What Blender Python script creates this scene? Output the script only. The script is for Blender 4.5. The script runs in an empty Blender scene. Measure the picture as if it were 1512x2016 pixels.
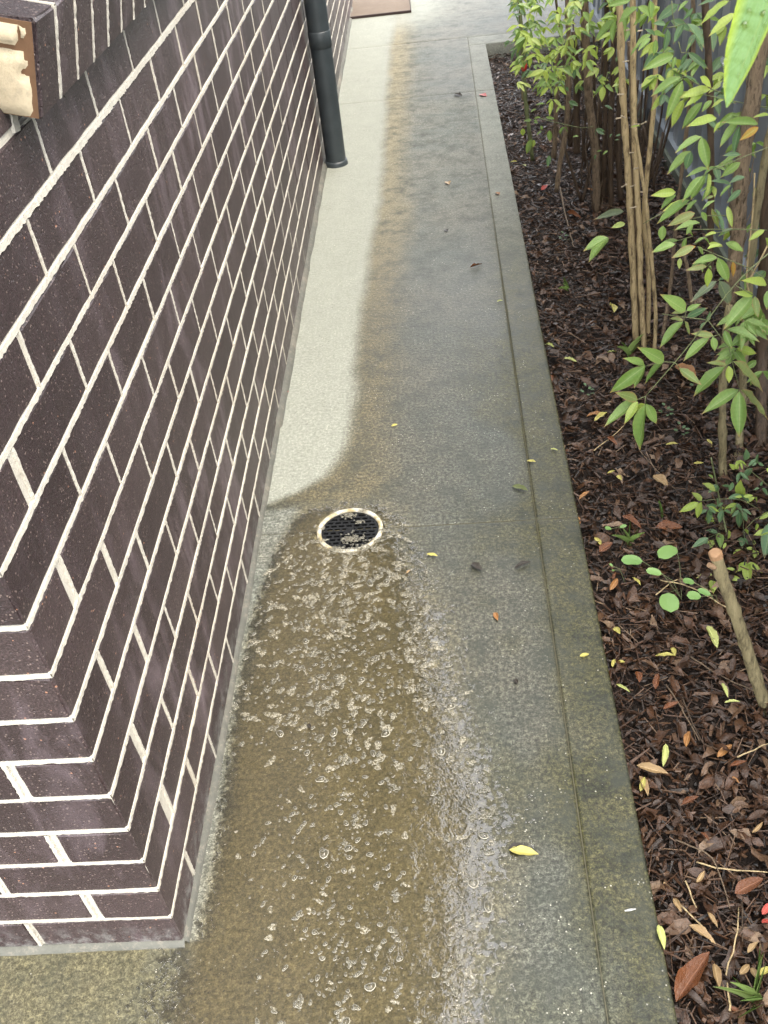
import bpy, bmesh, math, random
import numpy as np
from mathutils import Vector, Matrix, Euler
random.seed(7); rng = np.random.default_rng(7)
S = bpy.context.scene; C = S.collection
# ------------------------------------------------------------------ camera
cam = bpy.data.cameras.new('camera'); co = bpy.data.objects.new('camera', cam); C.objects.link(co)
R_ = Vector((0.9943784, 0.03169755, -0.10102903)); U_ = Vector((0.0572823, 0.64142326, 0.76504571)); F_ = Vector((-0.08905245, 0.76653211, -0.63600172))
M = Matrix.Identity(4)
for i in range(3): M[i][0] = R_[i]; M[i][1] = U_[i]; M[i][2] = -F_[i]
M.translation = (0.50703, -0.72376, 1.50082); co.matrix_world = M
cam.sensor_fit = 'VERTICAL'; cam.sensor_height = 36; cam.lens = 1851.88/2016*36; cam.clip_start = .02; cam.clip_end = 400
cam.dof.use_dof = True; cam.dof.focus_distance = 1.7; cam.dof.aperture_fstop = 32.0
S.camera = co
# ------------------------------------------------------------------ sky, sun, exposure
SUN_EL, SUN_AZ = 61, 128
w = bpy.data.worlds.new('World'); S.world = w; w.use_nodes = True
wn = w.node_tree; bg = wn.nodes['Background']
sky = wn.nodes.new('ShaderNodeTexSky'); sky.sky_type = 'NISHITA'; sky.sun_disc = False
sky.sun_elevation = math.radians(SUN_EL); sky.sun_rotation = math.radians(SUN_AZ)
sky.dust_density = 5; sky.air_density = .6; sky.ozone_density = .4
cl = wn.nodes.new('ShaderNodeMix'); cl.data_type = 'RGBA'; cl.inputs[0].default_value = .6; cl.inputs[7].default_value = (15, 15.1, 15.3, 1)   # thin even overcast over the clear sky
wn.links.new(sky.outputs[0], cl.inputs[6]); wn.links.new(cl.outputs[2], bg.inputs[0]); bg.inputs[1].default_value = .15
sl = bpy.data.lights.new('sun', 'SUN'); sl.energy = 1.35; sl.angle = math.radians(36); sl.color = (1, .89, .72)
so = bpy.data.objects.new('sun', sl); C.objects.link(so)
az, el = math.radians(SUN_AZ), math.radians(SUN_EL)
sd = Vector((math.sin(az)*math.cos(el), math.cos(az)*math.cos(el), math.sin(el)))
so.rotation_euler = sd.to_track_quat('Z', 'Y').to_euler()
S.view_settings.view_transform = 'Standard'; S.view_settings.look = 'None'; S.view_settings.gamma = 1
S.view_settings.use_curve_mapping = False; S.view_settings.exposure = 1.54
S.render.engine = 'CYCLES'
# ------------------------------------------------------------------ helpers
def tag(o, label=None, cat=None, group=None, kind=None):
    if label: o['label'] = label
    if cat: o['category'] = cat
    if group: o['group'] = group
    if kind: o['kind'] = kind
    return o
def link(name, me, mat=None, parent=None, smooth=False):
    o = bpy.data.objects.new(name, me); C.objects.link(o)
    if mat and not me.materials: me.materials.append(mat)
    if parent: o.parent = parent
    if smooth: me.polygons.foreach_set('use_smooth', [True]*len(me.polygons))
    return o
def empty(name, loc=(0, 0, 0), rz=0):
    o = bpy.data.objects.new(name, None); C.objects.link(o); o.location = loc; o.rotation_euler = (0, 0, rz); o.empty_display_size = .05
    return o
def mesh(name, v, f):
    me = bpy.data.meshes.new(name); me.from_pydata([tuple(map(float, p)) for p in v], [], [tuple(int(i) for i in q) for q in f]); me.update(); return me
class MB:
    def __init__(s): s.v = []; s.f = []
    def add(s, v, f):
        b = len(s.v); s.v += [tuple(p) for p in v]; s.f += [tuple(i+b for i in q) for q in f]
    def box(s, a, b, M=None):
        (x0, y0, z0), (x1, y1, z1) = a, b
        v = [Vector((x, y, z)) for x in (x0, x1) for y in (y0, y1) for z in (z0, z1)]
        if M: v = [M @ p for p in v]
        s.add(v, [(0, 1, 3, 2), (4, 6, 7, 5), (0, 4, 5, 1), (2, 3, 7, 6), (0, 2, 6, 4), (1, 5, 7, 3)])
    def tube(s, pts, rad, n=8, cap=True, jit=0):
        pts = [Vector(p) for p in pts]; rings = []
        if not hasattr(rad, '__len__'): rad = [rad]*len(pts)
        for i, p in enumerate(pts):
            t = (pts[min(i+1, len(pts)-1)]-pts[max(i-1, 0)]).normalized()
            a = t.cross(Vector((1, .3, 0))); a = (a if a.length > .1 else t.cross(Vector((0, 1, 0)))).normalized(); b = t.cross(a)
            rings.append([p+(a*math.cos(2*math.pi*k/n)+b*math.sin(2*math.pi*k/n))*rad[i]*(1+random.uniform(-jit, jit)) for k in range(n)])
        v = [q for r in rings for q in r]; f = []
        for i in range(len(pts)-1):
            for k in range(n): f.append((i*n+k, i*n+(k+1) % n, (i+1)*n+(k+1) % n, (i+1)*n+k))
        if cap: f.append(tuple(range(n))[::-1]); f.append(tuple((len(pts)-1)*n+k for k in range(n)))
        s.add(v, f)
    def lathe(s, prof, n=32, M=None):
        v = [Vector((r*math.cos(2*math.pi*k/n), r*math.sin(2*math.pi*k/n), z)) for r, z in prof for k in range(n)]
        if M: v = [M @ p for p in v]
        s.add(v, [(i*n+k, i*n+(k+1) % n, (i+1)*n+(k+1) % n, (i+1)*n+k) for i in range(len(prof)-1) for k in range(n)])
    def build(s, name, mat, parent=None, smooth=False):
        return link(name, mesh(name, s.v, s.f), mat, parent, smooth)
def resample(pts, step):
    P = [Vector(p) for p in pts]; out = []
    n = len(P)
    def cr(i, t):
        p0, p1, p2, p3 = P[max(i-1, 0)], P[i], P[i+1], P[min(i+2, n-1)]
        return .5*((2*p1)+(p2-p0)*t+(2*p0-5*p1+4*p2-p3)*t*t+(3*p1-p0-3*p2+p3)*t**3)
    for i in range(n-1):
        k = max(1, int((P[i+1]-P[i]).length/step))
        out += [cr(i, j/k) for j in range(k)]
    return out+[P[-1]]
# numpy value noise on a plane
_T = rng.random((256, 256))
def vnoise(x, y):
    xi = np.floor(x).astype(int); yi = np.floor(y).astype(int); fx = x-xi; fy = y-yi
    fx = fx*fx*(3-2*fx); fy = fy*fy*(3-2*fy)
    g = lambda a, b: _T[a & 255, b & 255]
    return (g(xi, yi)*(1-fx)+g(xi+1, yi)*fx)*(1-fy)+(g(xi, yi+1)*(1-fx)+g(xi+1, yi+1)*fx)*fy
def fbm(x, y, o=4):
    r = 0; a = .5; t = 0
    for i in range(o): r = r+a*vnoise(x*2**i+17*i, y*2**i+31*i); t += a; a *= .5
    return r/t
def sst(a, b, x): t = np.clip((x-a)/(b-a), 0, 1); return t*t*(3-2*t)
# ------------------------------------------------------------------ node helper
class NT:
    def __init__(s, name):
        s.m = bpy.data.materials.new(name); s.m.use_nodes = True; s.t = s.m.node_tree; s.n = s.t.nodes; s.l = s.t.links
        s.b = s.n['Principled BSDF']; s.out = s.n['Material Output']
        s.pos = s.n.new('ShaderNodeNewGeometry').outputs['Position']
    def set(s, **k):
        for a, v in k.items(): s.inp(s.b.inputs[a.replace('_', ' ')], v)
    def inp(s, sock, v):
        if isinstance(v, bpy.types.NodeSocket): s.l.new(v, sock)
        elif v is not None: sock.default_value = (tuple(v)+(1,) if hasattr(v, '__len__') and len(v) == 3 and len(sock.default_value) == 4 else v)
    def noise(s, scale, detail=4, rough=.55, vec=None, sc=None, dist=0, out='Fac'):
        n = s.n.new('ShaderNodeTexNoise'); n.inputs['Scale'].default_value = scale; n.inputs['Detail'].default_value = detail; n.inputs['Roughness'].default_value = rough; n.inputs['Distortion'].default_value = dist
        s.l.new(s.scale(vec or s.pos, sc) if sc else (vec or s.pos), n.inputs['Vector']); return n.outputs[out]
    def scale(s, vec, sc):
        m = s.n.new('ShaderNodeMapping'); m.inputs['Scale'].default_value = sc; s.l.new(vec, m.inputs['Vector']); return m.outputs[0]
    def voro(s, scale, feature='F1', rnd=1, vec=None, out='Distance'):
        n = s.n.new('ShaderNodeTexVoronoi'); n.feature = feature; n.inputs['Scale'].default_value = scale; n.inputs['Randomness'].default_value = rnd
        s.l.new(vec or s.pos, n.inputs['Vector']); return n.outputs[out]
    def ramp(s, v, stops):
        r = s.n.new('ShaderNodeValToRGB'); e = r.color_ramp.elements
        while len(e) < len(stops): e.new(.5)
        for q, (p, c) in zip(e, stops):
            q.position = p; q.color = (c, c, c, 1) if not hasattr(c, '__len__') else tuple(c)+(1,)
        s.l.new(v, r.inputs[0]); return r.outputs[0]
    def math(s, op, a, b=None, c=None, clamp=False):
        n = s.n.new('ShaderNodeMath'); n.operation = op; n.use_clamp = clamp
        for i, v in enumerate((a, b, c)):
            if v is not None: s.inp(n.inputs[i], v)
        return n.outputs[0]
    def mix(s, f, a, b, mode='MIX'):
        n = s.n.new('ShaderNodeMix'); n.data_type = 'RGBA'; n.blend_type = mode
        s.inp(n.inputs[0], f); s.inp(n.inputs[6], a); s.inp(n.inputs[7], b); return n.outputs[2]
    def attr(s, name, out='Fac'):
        n = s.n.new('ShaderNodeAttribute'); n.attribute_name = name; return n.outputs[out]
    def bump(s, h, strength=.5, dist=.002, prev=None):
        n = s.n.new('ShaderNodeBump'); n.inputs['Strength'].default_value = strength if not isinstance(strength, bpy.types.NodeSocket) else 1
        if isinstance(strength, bpy.types.NodeSocket): s.l.new(strength, n.inputs['Strength'])
        n.inputs['Distance'].default_value = dist; s.l.new(h, n.inputs['Height'])
        if prev: s.l.new(prev, n.inputs['Normal'])
        return n.outputs[0]
    def rand(s): return s.n.new('ShaderNodeObjectInfo').outputs['Random']
def simple(name, col, rough=.6, var=.15, ns=60, bump=.3, bd=.001, **k):
    t = NT(name); n = t.noise(ns)
    t.set(Base_Color=t.mix(n, [c*(1-var) for c in col], [c*(1+var) for c in col]), Roughness=rough, Normal=t.bump(t.noise(ns*6), bump, bd), **k); return t.m
LEAVES={"spray":[[940,912,598,887,903,641,45,0],
[941,916,595,914,912,594,45,3],
[945,924,591,972,926,602,45,0],
[956,955,559,991,944,583,40,2],
[938,913,577,911,913,582,50,3],
[944,935,562,902,927,510,36,0],
[945,930,565,957,926,535,50,3],
[999,974,534,1005,975,560,45,2],
[999,974,534,987,969,522,50,2],
[911,921,484,853,905,530,40,0],
[913,925,480,880,929,427,40,0],
[876,928,472,830,920,498,40,0],
[873,914,480,809,922,417,36,0],
[878,931,469,858,925,422,40,0],
[944,927,461,987,907,431,40,3],
[867,926,393,817,910,425,40,3],
[870,937,386,800,913,339,34,0],
[866,918,394,838,899,352,40,6],
[884,931,378,852,934,346,45,1],
[880,909,393,878,909,275,30,0],
[887,934,376,911,928,328,45,0],
[1002,924,532,958,922,541,38,3],
[994,920,531,948,915,484,36,0],
[999,916,534,1005,910,505,55,0],
[1021,923,543,1037,908,509,42,0],
[1027,925,543,1086,902,523,36,0],
[1067,931,607,1014,903,556,42,0],
[1067,925,612,1029,926,621,38,1],
[1071,931,607,1079,915,570,42,3],
[1038,932,458,996,926,470,32,3],
[1034,926,458,980,927,391,38,0],
[1042,930,457,1046,923,420,50,1],
[1045,914,476,1117,921,393,36,3],
[1070,931,398,994,901,364,35,0],
[1064,908,409,1069,877,316,38,0],
[1070,917,406,1137,921,323,36,3],
[986,914,701,940,903,697,42,0],
[975,931,676,937,934,670,32,3],
[976,923,677,979,927,635,40,1],
[992,927,694,1017,924,644,42,0],
[1090,931,629,1036,915,650,38,1],
[1094,920,625,1089,905,590,50,0],
[943,914,727,905,917,705,42,3],
[911,923,729,870,927,714,45,0],
[966,911,720,992,909,728,40,1],
[1010,923,720,1036,924,703,50,0]],"mid":[[970,1113,609,969,1106,587,50,6],
[1057,1135,539,1001,1113,505,30,4],
[1076,1182,515,1105,1177,457,50,4],
[1183,1147,407,1153,1142,385,30,4],
[1092,1162,568,1096,1155,535,40,5],
[827,1155,648,779,1145,626,45,0],
[832,1185,634,794,1177,584,40,0],
[980,1090,860,996,1075,802,40,0],
[973,1063,870,927,1061,844,42,0],
[982,1167,807,939,1159,767,40,0],
[968,1107,828,963,1110,792,55,2],
[999,1088,800,956,1081,789,32,0],
[975,1033,808,940,1022,765,35,0],
[1004,1119,774,981,1122,726,40,0],
[1009,1118,779,1006,1112,730,28,6],
[951,1125,744,902,1122,742,42,1],
[953,1129,737,923,1120,712,40,0],
[956,1033,764,900,1038,719,35,0],
[975,1125,721,924,1108,713,38,1],
[1013,1065,745,989,1062,729,40,0],
[990,1113,703,937,1110,681,40,3],
[994,1081,718,1006,1080,698,50,0],
[994,1082,695,943,1073,688,36,0],
[920,1072,700,920,1070,669,60,0],
[969,1138,636,918,1143,610,42,0],
[998,1110,633,958,1100,623,42,5],
[1013,1073,654,1042,1073,646,40,1],
[1067,1143,620,1106,1142,598,45,0],
[1112,1056,681,1083,1053,662,42,1],
[1141,1128,631,1154,1129,601,50,1],
[1051,1075,826,1018,1073,827,36,2],
[1075,1147,799,1037,1143,784,36,0],
[1076,1150,783,1042,1151,755,42,0],
[1097,1177,742,1066,1171,733,60,2],
[1065,1154,738,1021,1149,751,36,2],
[1039,1062,774,1020,1063,752,40,0],
[1071,1104,746,1047,1105,721,42,2],
[1018,1143,874,959,1127,868,38,1],
[1002,1056,896,992,1055,877,36,1],
[1059,1143,862,1028,1133,821,42,0],
[1063,1143,855,1058,1140,801,30,2],
[1069,1048,883,1038,1047,862,45,5],
[1097,1141,856,1027,1140,866,30,0],
[1004,1078,665,985,1077,655,40,0],
[1006,1089,660,1020,1087,645,40,0],
[1003,1159,633,986,1160,649,40,0],
[1013,1031,695,989,1023,694,36,1],
[1039,1153,691,1058,1129,638,25,2],
[1045,1091,721,1056,1075,681,30,6],
[1035,1160,689,1056,1160,643,25,3],
[1028,1134,726,1011,1130,721,40,3],
[994,1123,725,971,1118,701,40,0],
[977,1070,699,966,1069,678,50,0],
[1033,1062,682,1053,1063,687,30,4],
[978,1112,652,974,1112,623,40,0],
[1012,1143,617,1025,1145,596,40,0],
[922,1365,1039,923,1357,1006,50,0],
[957,1368,992,929,1360,997,50,2],
[937,1364,974,914,1360,989,50,2],
[900,1222,1006,876,1215,987,45,0],
[914,1247,997,912,1246,968,42,0],
[952,1326,994,946,1320,951,40,2],
[959,1286,955,896,1266,937,38,0],
[955,1318,954,969,1317,952,50,2],
[957,1260,959,952,1254,938,45,0],
[981,1296,1047,961,1290,1031,45,0],
[986,1276,1038,969,1277,1017,36,2],
[978,1306,1007,959,1294,972,38,2],
[971,1247,1019,1004,1232,976,40,2],
[1011,1367,953,1001,1363,937,40,0],
[1001,1352,938,990,1354,914,40,2],
[995,1321,948,1035,1304,917,30,2],
[964,1228,929,909,1227,898,36,0],
[976,1263,912,947,1252,841,32,0],
[988,1288,868,967,1281,816,40,1],
[998,1344,896,1033,1348,874,36,2],
[1001,1229,926,1025,1230,903,60,1],
[1026,1240,898,969,1244,886,42,1],
[1088,1376,871,1055,1365,851,30,6],
[1013,1234,893,976,1228,871,38,1],
[1021,1271,865,985,1268,815,36,0],
[1041,1276,865,1022,1271,845,50,0],
[1075,1314,853,1051,1312,838,42,1],
[1045,1251,1050,996,1248,1014,34,1],
[1057,1240,1030,1009,1231,996,36,1],
[1103,1335,813,1156,1330,797,30,0],
[1146,1233,840,1113,1233,838,36,1],
[1086,1280,1040,1065,1276,1029,50,0],
[1072,1345,909,1086,1344,892,50,2],
[1106,1348,814,1069,1339,783,30,0],
[996,1289,1056,974,1288,1051,40,0],
[1032,1299,1042,999,1293,1037,30,2]],"front":[[911,1692,938,871,1684,938,38,0],
[910,1696,934,866,1695,890,36,0],
[913,1704,930,907,1693,883,42,0],
[936,1657,979,882,1652,972,38,0],
[939,1693,960,933,1677,910,42,0],
[980,1744,860,959,1742,838,42,0],
[847,1740,866,824,1733,854,40,0],
[1011,1976,351,924,1967,337,30,4],
[976,1762,408,937,1752,402,50,6],
[943,1816,346,870,1793,322,42,0],
[946,1829,337,898,1816,296,42,0],
[1011,1823,643,984,1819,643,30,1]],"rear":[[953,2405,693,939,2395,638,36,1],
[952,2381,699,981,2383,664,42,1],
[926,2566,636,904,2569,601,40,0],
[904,2402,679,916,2403,663,45,0],
[1033,2591,527,1003,2592,496,45,0],
[1000,2386,585,995,2372,542,55,1],
[1009,2409,581,1035,2399,560,50,0],
[908,2542,694,886,2534,678,40,3],
[916,2609,675,907,2602,636,40,6],
[917,2572,686,929,2574,654,50,6],
[922,2564,720,891,2559,697,42,1],
[927,2552,723,950,2554,688,45,6],
[954,2560,763,979,2544,726,50,0],
[964,2395,804,952,2393,770,45,1],
[868,2515,618,903,2504,598,42,1],
[858,2438,639,856,2439,614,42,0],
[839,2440,635,809,2434,617,42,1],
[849,2561,603,839,2560,612,50,1],
[844,2468,625,847,2467,605,45,1],
[869,2464,575,898,2460,546,42,1],
[859,2400,594,852,2396,567,42,1],
[855,2614,531,826,2610,505,42,1],
[857,2559,546,843,2560,556,50,1],
[856,2546,548,859,2541,530,50,0],
[897,2542,561,877,2539,558,45,0],
[859,2496,527,887,2488,497,42,6],
[867,2595,497,845,2596,482,42,1],
[845,2403,553,836,2392,508,36,1],
[842,2600,484,810,2596,483,36,0],
[797,2486,690,817,2477,658,42,1],
[797,2425,683,806,2424,658,42,1],
[790,2428,708,763,2423,697,42,1],
[781,2456,677,779,2455,640,42,1],
[808,2546,649,775,2535,653,36,0],
[789,2451,712,765,2446,708,40,1],
[813,2479,728,833,2468,699,45,1],
[787,2520,731,795,2520,708,50,0],
[880,2432,661,859,2435,642,40,0],
[887,2495,672,868,2494,669,40,0],
[823,2421,762,810,2420,751,50,0],
[849,2457,782,849,2452,762,50,1],
[888,2414,800,890,2408,782,60,6],
[869,2495,799,879,2490,773,55,1],
[887,2492,793,910,2486,787,50,1],
[798,2577,764,803,2574,744,50,0],
[775,2496,817,753,2489,801,50,6],
[938,2586,588,935,2583,557,50,2],
[907,2556,545,913,2550,530,70,2],
[1029,2492,596,1037,2492,590,60,0],
[1004,2436,606,988,2431,588,40,2],
[1064,2542,626,1062,2536,610,50,2],
[865,2671,372,868,2670,333,55,0],
[839,2538,459,870,2537,451,40,0],
[949,2537,388,928,2533,388,60,0],
[1083,2672,340,1074,2667,328,60,2],
[1091,2551,376,1073,2546,373,50,2],
[1089,2563,355,1074,2561,355,50,2],
[1046,2646,293,1028,2647,291,40,0],
[1046,2519,337,1028,2513,326,50,0],
[1012,2558,314,1008,2557,297,50,2],
[860,2616,305,854,2607,266,50,2]],"left":[[814,3201,566,761,3199,553,34,2],
[820,3287,530,773,3281,514,36,2],
[823,3242,540,842,3237,521,50,2],
[818,3391,471,776,3388,460,36,2],
[811,3309,488,804,3311,447,42,2],
[797,3255,500,773,3244,455,40,2],
[812,3223,627,783,3214,623,40,2],
[823,3382,392,792,3384,401,50,2],
[816,3388,368,792,3387,374,50,0],
[883,3354,236,858,3348,227,50,0],
[857,3259,223,822,3252,222,50,0],
[871,3331,200,888,3325,186,60,0],
[891,3253,232,863,3247,233,40,0],
[809,3392,591,778,3386,589,40,2],
[795,3307,512,771,3309,502,40,2],
[835,3299,557,877,3296,578,50,0],
[882,3344,567,886,3338,540,30,2],
[822,3307,178,824,3307,147,80,1],
[897,3315,179,904,3311,162,80,0],
[897,3268,173,875,3260,160,50,0],
[862,3316,127,839,3318,66,50,0],
[872,3343,115,868,3344,83,70,6],
[852,3283,213,824,3277,218,50,0],
[869,3310,197,886,3307,192,50,0]],"low":[[1133,995,165,1127,991,202,50,2],
[1146,961,183,1146,962,207,50,2],
[1136,937,202,1127,934,195,50,2],
[1165,1005,148,1179,1003,139,50,2],
[1156,1004,133,1136,1002,101,55,2],
[1064,957,114,1031,954,139,50,6],
[1056,1017,35,1030,1020,60,50,6],
[1037,980,62,996,980,35,42,1],
[1053,1007,40,1047,1004,-8,42,1],
[1101,963,130,1096,961,104,50,2],
[1105,984,99,1083,979,108,50,2],
[1129,965,84,1114,951,146,50,1],
[1120,941,104,1103,941,104,50,1],
[1122,940,105,1144,941,106,50,1],
[1090,1008,23,1059,1001,33,42,2],
[1070,948,74,1067,949,100,50,2],
[1080,972,54,1091,968,67,50,2],
[1070,1012,10,1048,1006,1,45,2],
[1064,989,29,1071,991,-18,50,2],
[1059,970,46,1069,970,26,50,2],
[1097,983,32,1091,976,-3,50,2],
[1088,950,60,1106,950,48,45,2],
[1102,1008,14,1093,1009,3,50,2],
[1143,1010,6,1126,1002,-9,45,2],
[1152,1025,-11,1155,1019,-60,42,2],
[1140,985,23,1156,979,-6,45,2],
[1144,993,23,1165,982,12,42,2],
[1146,999,21,1125,998,30,42,2],
[1102,1006,-60,1072,1012,-56,50,2],
[1100,990,-46,1095,950,-60,50,0],
[1056,930,-5,1017,919,-24,42,2],
[1066,987,-60,1053,938,-60,50,2],
[1085,981,-60,1066,948,-60,50,6],
[1107,949,-30,1103,945,4,50,1],
[1100,934,-27,1094,931,-43,50,1],
[1155,995,-54,1134,993,-59,45,1],
[1167,987,-52,1151,980,-29,50,1],
[1154,984,-60,1139,976,-60,45,2],
[1154,984,-60,1144,946,-60,42,2],
[1138,935,-16,1151,933,-38,45,2],
[1143,942,-60,1113,919,-60,42,1],
[1171,944,-60,1149,945,-60,50,1],
[1173,939,-60,1162,911,-60,60,6],
[1173,952,-60,1177,977,-60,40,6],
[1143,898,-60,1109,867,-60,42,1],
[1143,895,-60,1128,820,-60,36,1],
[1145,897,-60,1168,861,-60,42,1],
[1110,877,-60,1092,883,-60,50,1],
[1056,865,-60,1018,856,-60,42,6],
[1051,846,-60,1044,803,-60,50,1],
[1114,847,-60,1080,855,-60,40,1],
[1196,938,0,1160,938,-12,50,1],
[1196,946,19,1184,909,-60,40,2],
[1213,1000,2,1189,996,-15,50,1],
[1166,972,101,1153,970,97,50,2],
[1163,960,117,1166,959,132,50,2],
[1185,1006,72,1201,1003,51,50,2],
[1096,948,180,1079,942,199,50,1],
[1118,1002,135,1119,1001,155,50,1],
[1174,967,-1,1174,964,-21,60,1],
[1065,990,123,1053,990,134,50,0]]}
STEMS={"spray":[[13.0,1088,920,705,1052,920,670,1024,920,634,986,920,570,964,920,529,933,920,480,881,920,404],
[8.0,1052,920,670,989,920,702,950,920,722],
[8.0,1052,920,670,1092,920,640],
[8.0,986,920,570,940,920,580,899,920,590],
[8.0,986,920,570,1015,920,531,1035,920,502,1053,920,448,1069,920,405],
[8.0,933,920,480,912,920,483,875,920,476],
[8.0,933,920,480,944,920,465],
[8.0,881,920,404,866,920,398],
[8.0,881,920,404,883,920,386],
[8.0,1014,920,536,994,920,531],
[8.0,1047,920,473,1032,920,462],
[8.0,1030,920,638,1065,920,615],
[8.0,1020,920,545,1019,920,525],
[8.0,943,920,593,942,920,571],
[8.0,972,920,682,982,920,693,990,920,697]],"mid":[[10.0,1122,1120,820,1075,1120,805,1018,1120,784,1008,1120,786],
[10.0,1139,1120,651,1070,1120,659,951,1120,668],
[10.0,1067,1120,686,1019,1120,692,956,1120,682],
[10.0,1008,1120,786,988,1120,850,970,1120,825],
[10.0,979,1120,721,930,1120,707,891,1120,686],
[10.0,999,1120,632,1014,1120,646,1039,1120,654,1075,1120,658],
[10.0,965,1120,644,993,1120,651],
[10.0,1162,1300,832,1098,1300,850,1017,1300,874],
[10.0,1072,1300,868,1042,1300,880,1021,1300,887,984,1300,913],
[10.0,950,1300,1049,960,1300,1003,981,1300,1007],
[10.0,960,1300,1003,944,1300,1002],
[10.0,970,1300,975,977,1300,954,997,1300,953],
[10.0,988,1300,909,981,1300,907],
[10.0,1080,1300,1044,1058,1300,1039],
[10.0,1077,1300,898,1060,1300,922]],"low":[[8.0,1188,980,100,1121,980,167],
[8.0,1179,980,28,1136,980,61,1089,980,68,1044,980,66],
[8.0,1141,980,28,1151,980,-26,1164,977,-90,1156,927,-90],
[8.0,1200,980,19,1172,980,-1,1150,980,-41],
[8.0,1072,980,-51,1096,980,-37,1126,980,-74,1155,974,-90],
[8.0,1099,980,-88,1056,888,-90,1062,876,-90]],"rear":[[15.0,863,2500,525,853,2500,644,887,2500,671,902,2500,739],
[15.0,799,2500,699,850,2500,682,904,2500,654],
[15.0,867,2500,622,891,2500,620,920,2500,638],
[15.0,1024,2500,554,1030,2500,594],
[15.0,828,2600,438,869,2600,423,968,2600,394,1008,2600,396]],"cane_front":[[0,127,1068,1940,-68,1037,1940,230,1008,1940,491,981,1940,697,967,1940,848],
[0,109,1086,1900,-65,1061,1900,149,1042,1900,342,1017,1900,546,999,1900,745,992,1900,855],
[0,75,1110,1860,-58,1100,1860,100,1057,1860,372,1028,1860,518,1004,1860,628],
[0,94,1110,1953,-90,1093,1970,179,1071,1970,309,1069,1970,475,1073,1970,680,1059,1970,832,1050,1970,973],
[1,76,1140,1911,-90,1178,2020,80,1176,2020,341,1179,2020,561,1176,2020,760,1152,2020,954],
[1,119,1082,1980,-33,1042,1980,369,1022,1980,588,999,1980,811]],"cane_rear":[[1,177,1094,3000,-76,1078,3000,160,1048,3000,352,1033,3000,497,1015,3000,747],
[4,110,1149,3000,-49,1132,3000,252,1132,3000,435,1121,3000,737],
[4,134,1197,3050,-73,1177,3050,134,1168,3050,418,1147,3050,725],
[4,146,1028,3150,113,1020,3150,311,1004,3150,567],
[1,106,919,2900,62,932,2900,170,952,2900,300,957,2900,478,949,2900,694],
[1,113,940,3200,83,946,3200,244,946,3200,490],
[4,102,1135,3100,-88,1124,3100,316,1111,3100,703]],"cane_left":[[3,97,877,3500,5,852,3500,223,842,3500,366,828,3500,652],
[2,85,845,3550,219,841,3550,292]],"cane_spray":[[2,120,1132,1072,-90,1172,1232,-90,1150,1250,107,1131,1250,283,1127,1250,416],
[1,186,1134,1280,400,1132,1280,549,1120,1280,720,1122,1280,853,1122,1280,984,1113,1280,1105]],"cane_mid":[[2,116,1226,1303,-90,1252,1420,16,1230,1420,248,1215,1420,454,1211,1420,638,1219,1420,803],
[4,176,1296,1329,-90,1311,1500,120,1273,1500,412,1243,1500,664],
[1,55,1097,1450,314,1073,1450,426,1053,1450,480],
[0,27,1207,1350,371,1188,1350,438,1180,1350,586,1171,1350,679],
[0,26,1192,1350,412,1218,1350,486,1225,1350,510],
[4,91,1146,1500,341,1137,1500,451,1113,1500,676,1084,1500,877,1057,1500,1027]],"cane_stub":[[2,124,1082,495,-90,1030,500,62,980,500,205,946,500,297,931,500,345]],"cane_low":[[3,26,1127,961,-90,1116,1050,-21,1073,1050,136]]}
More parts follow.
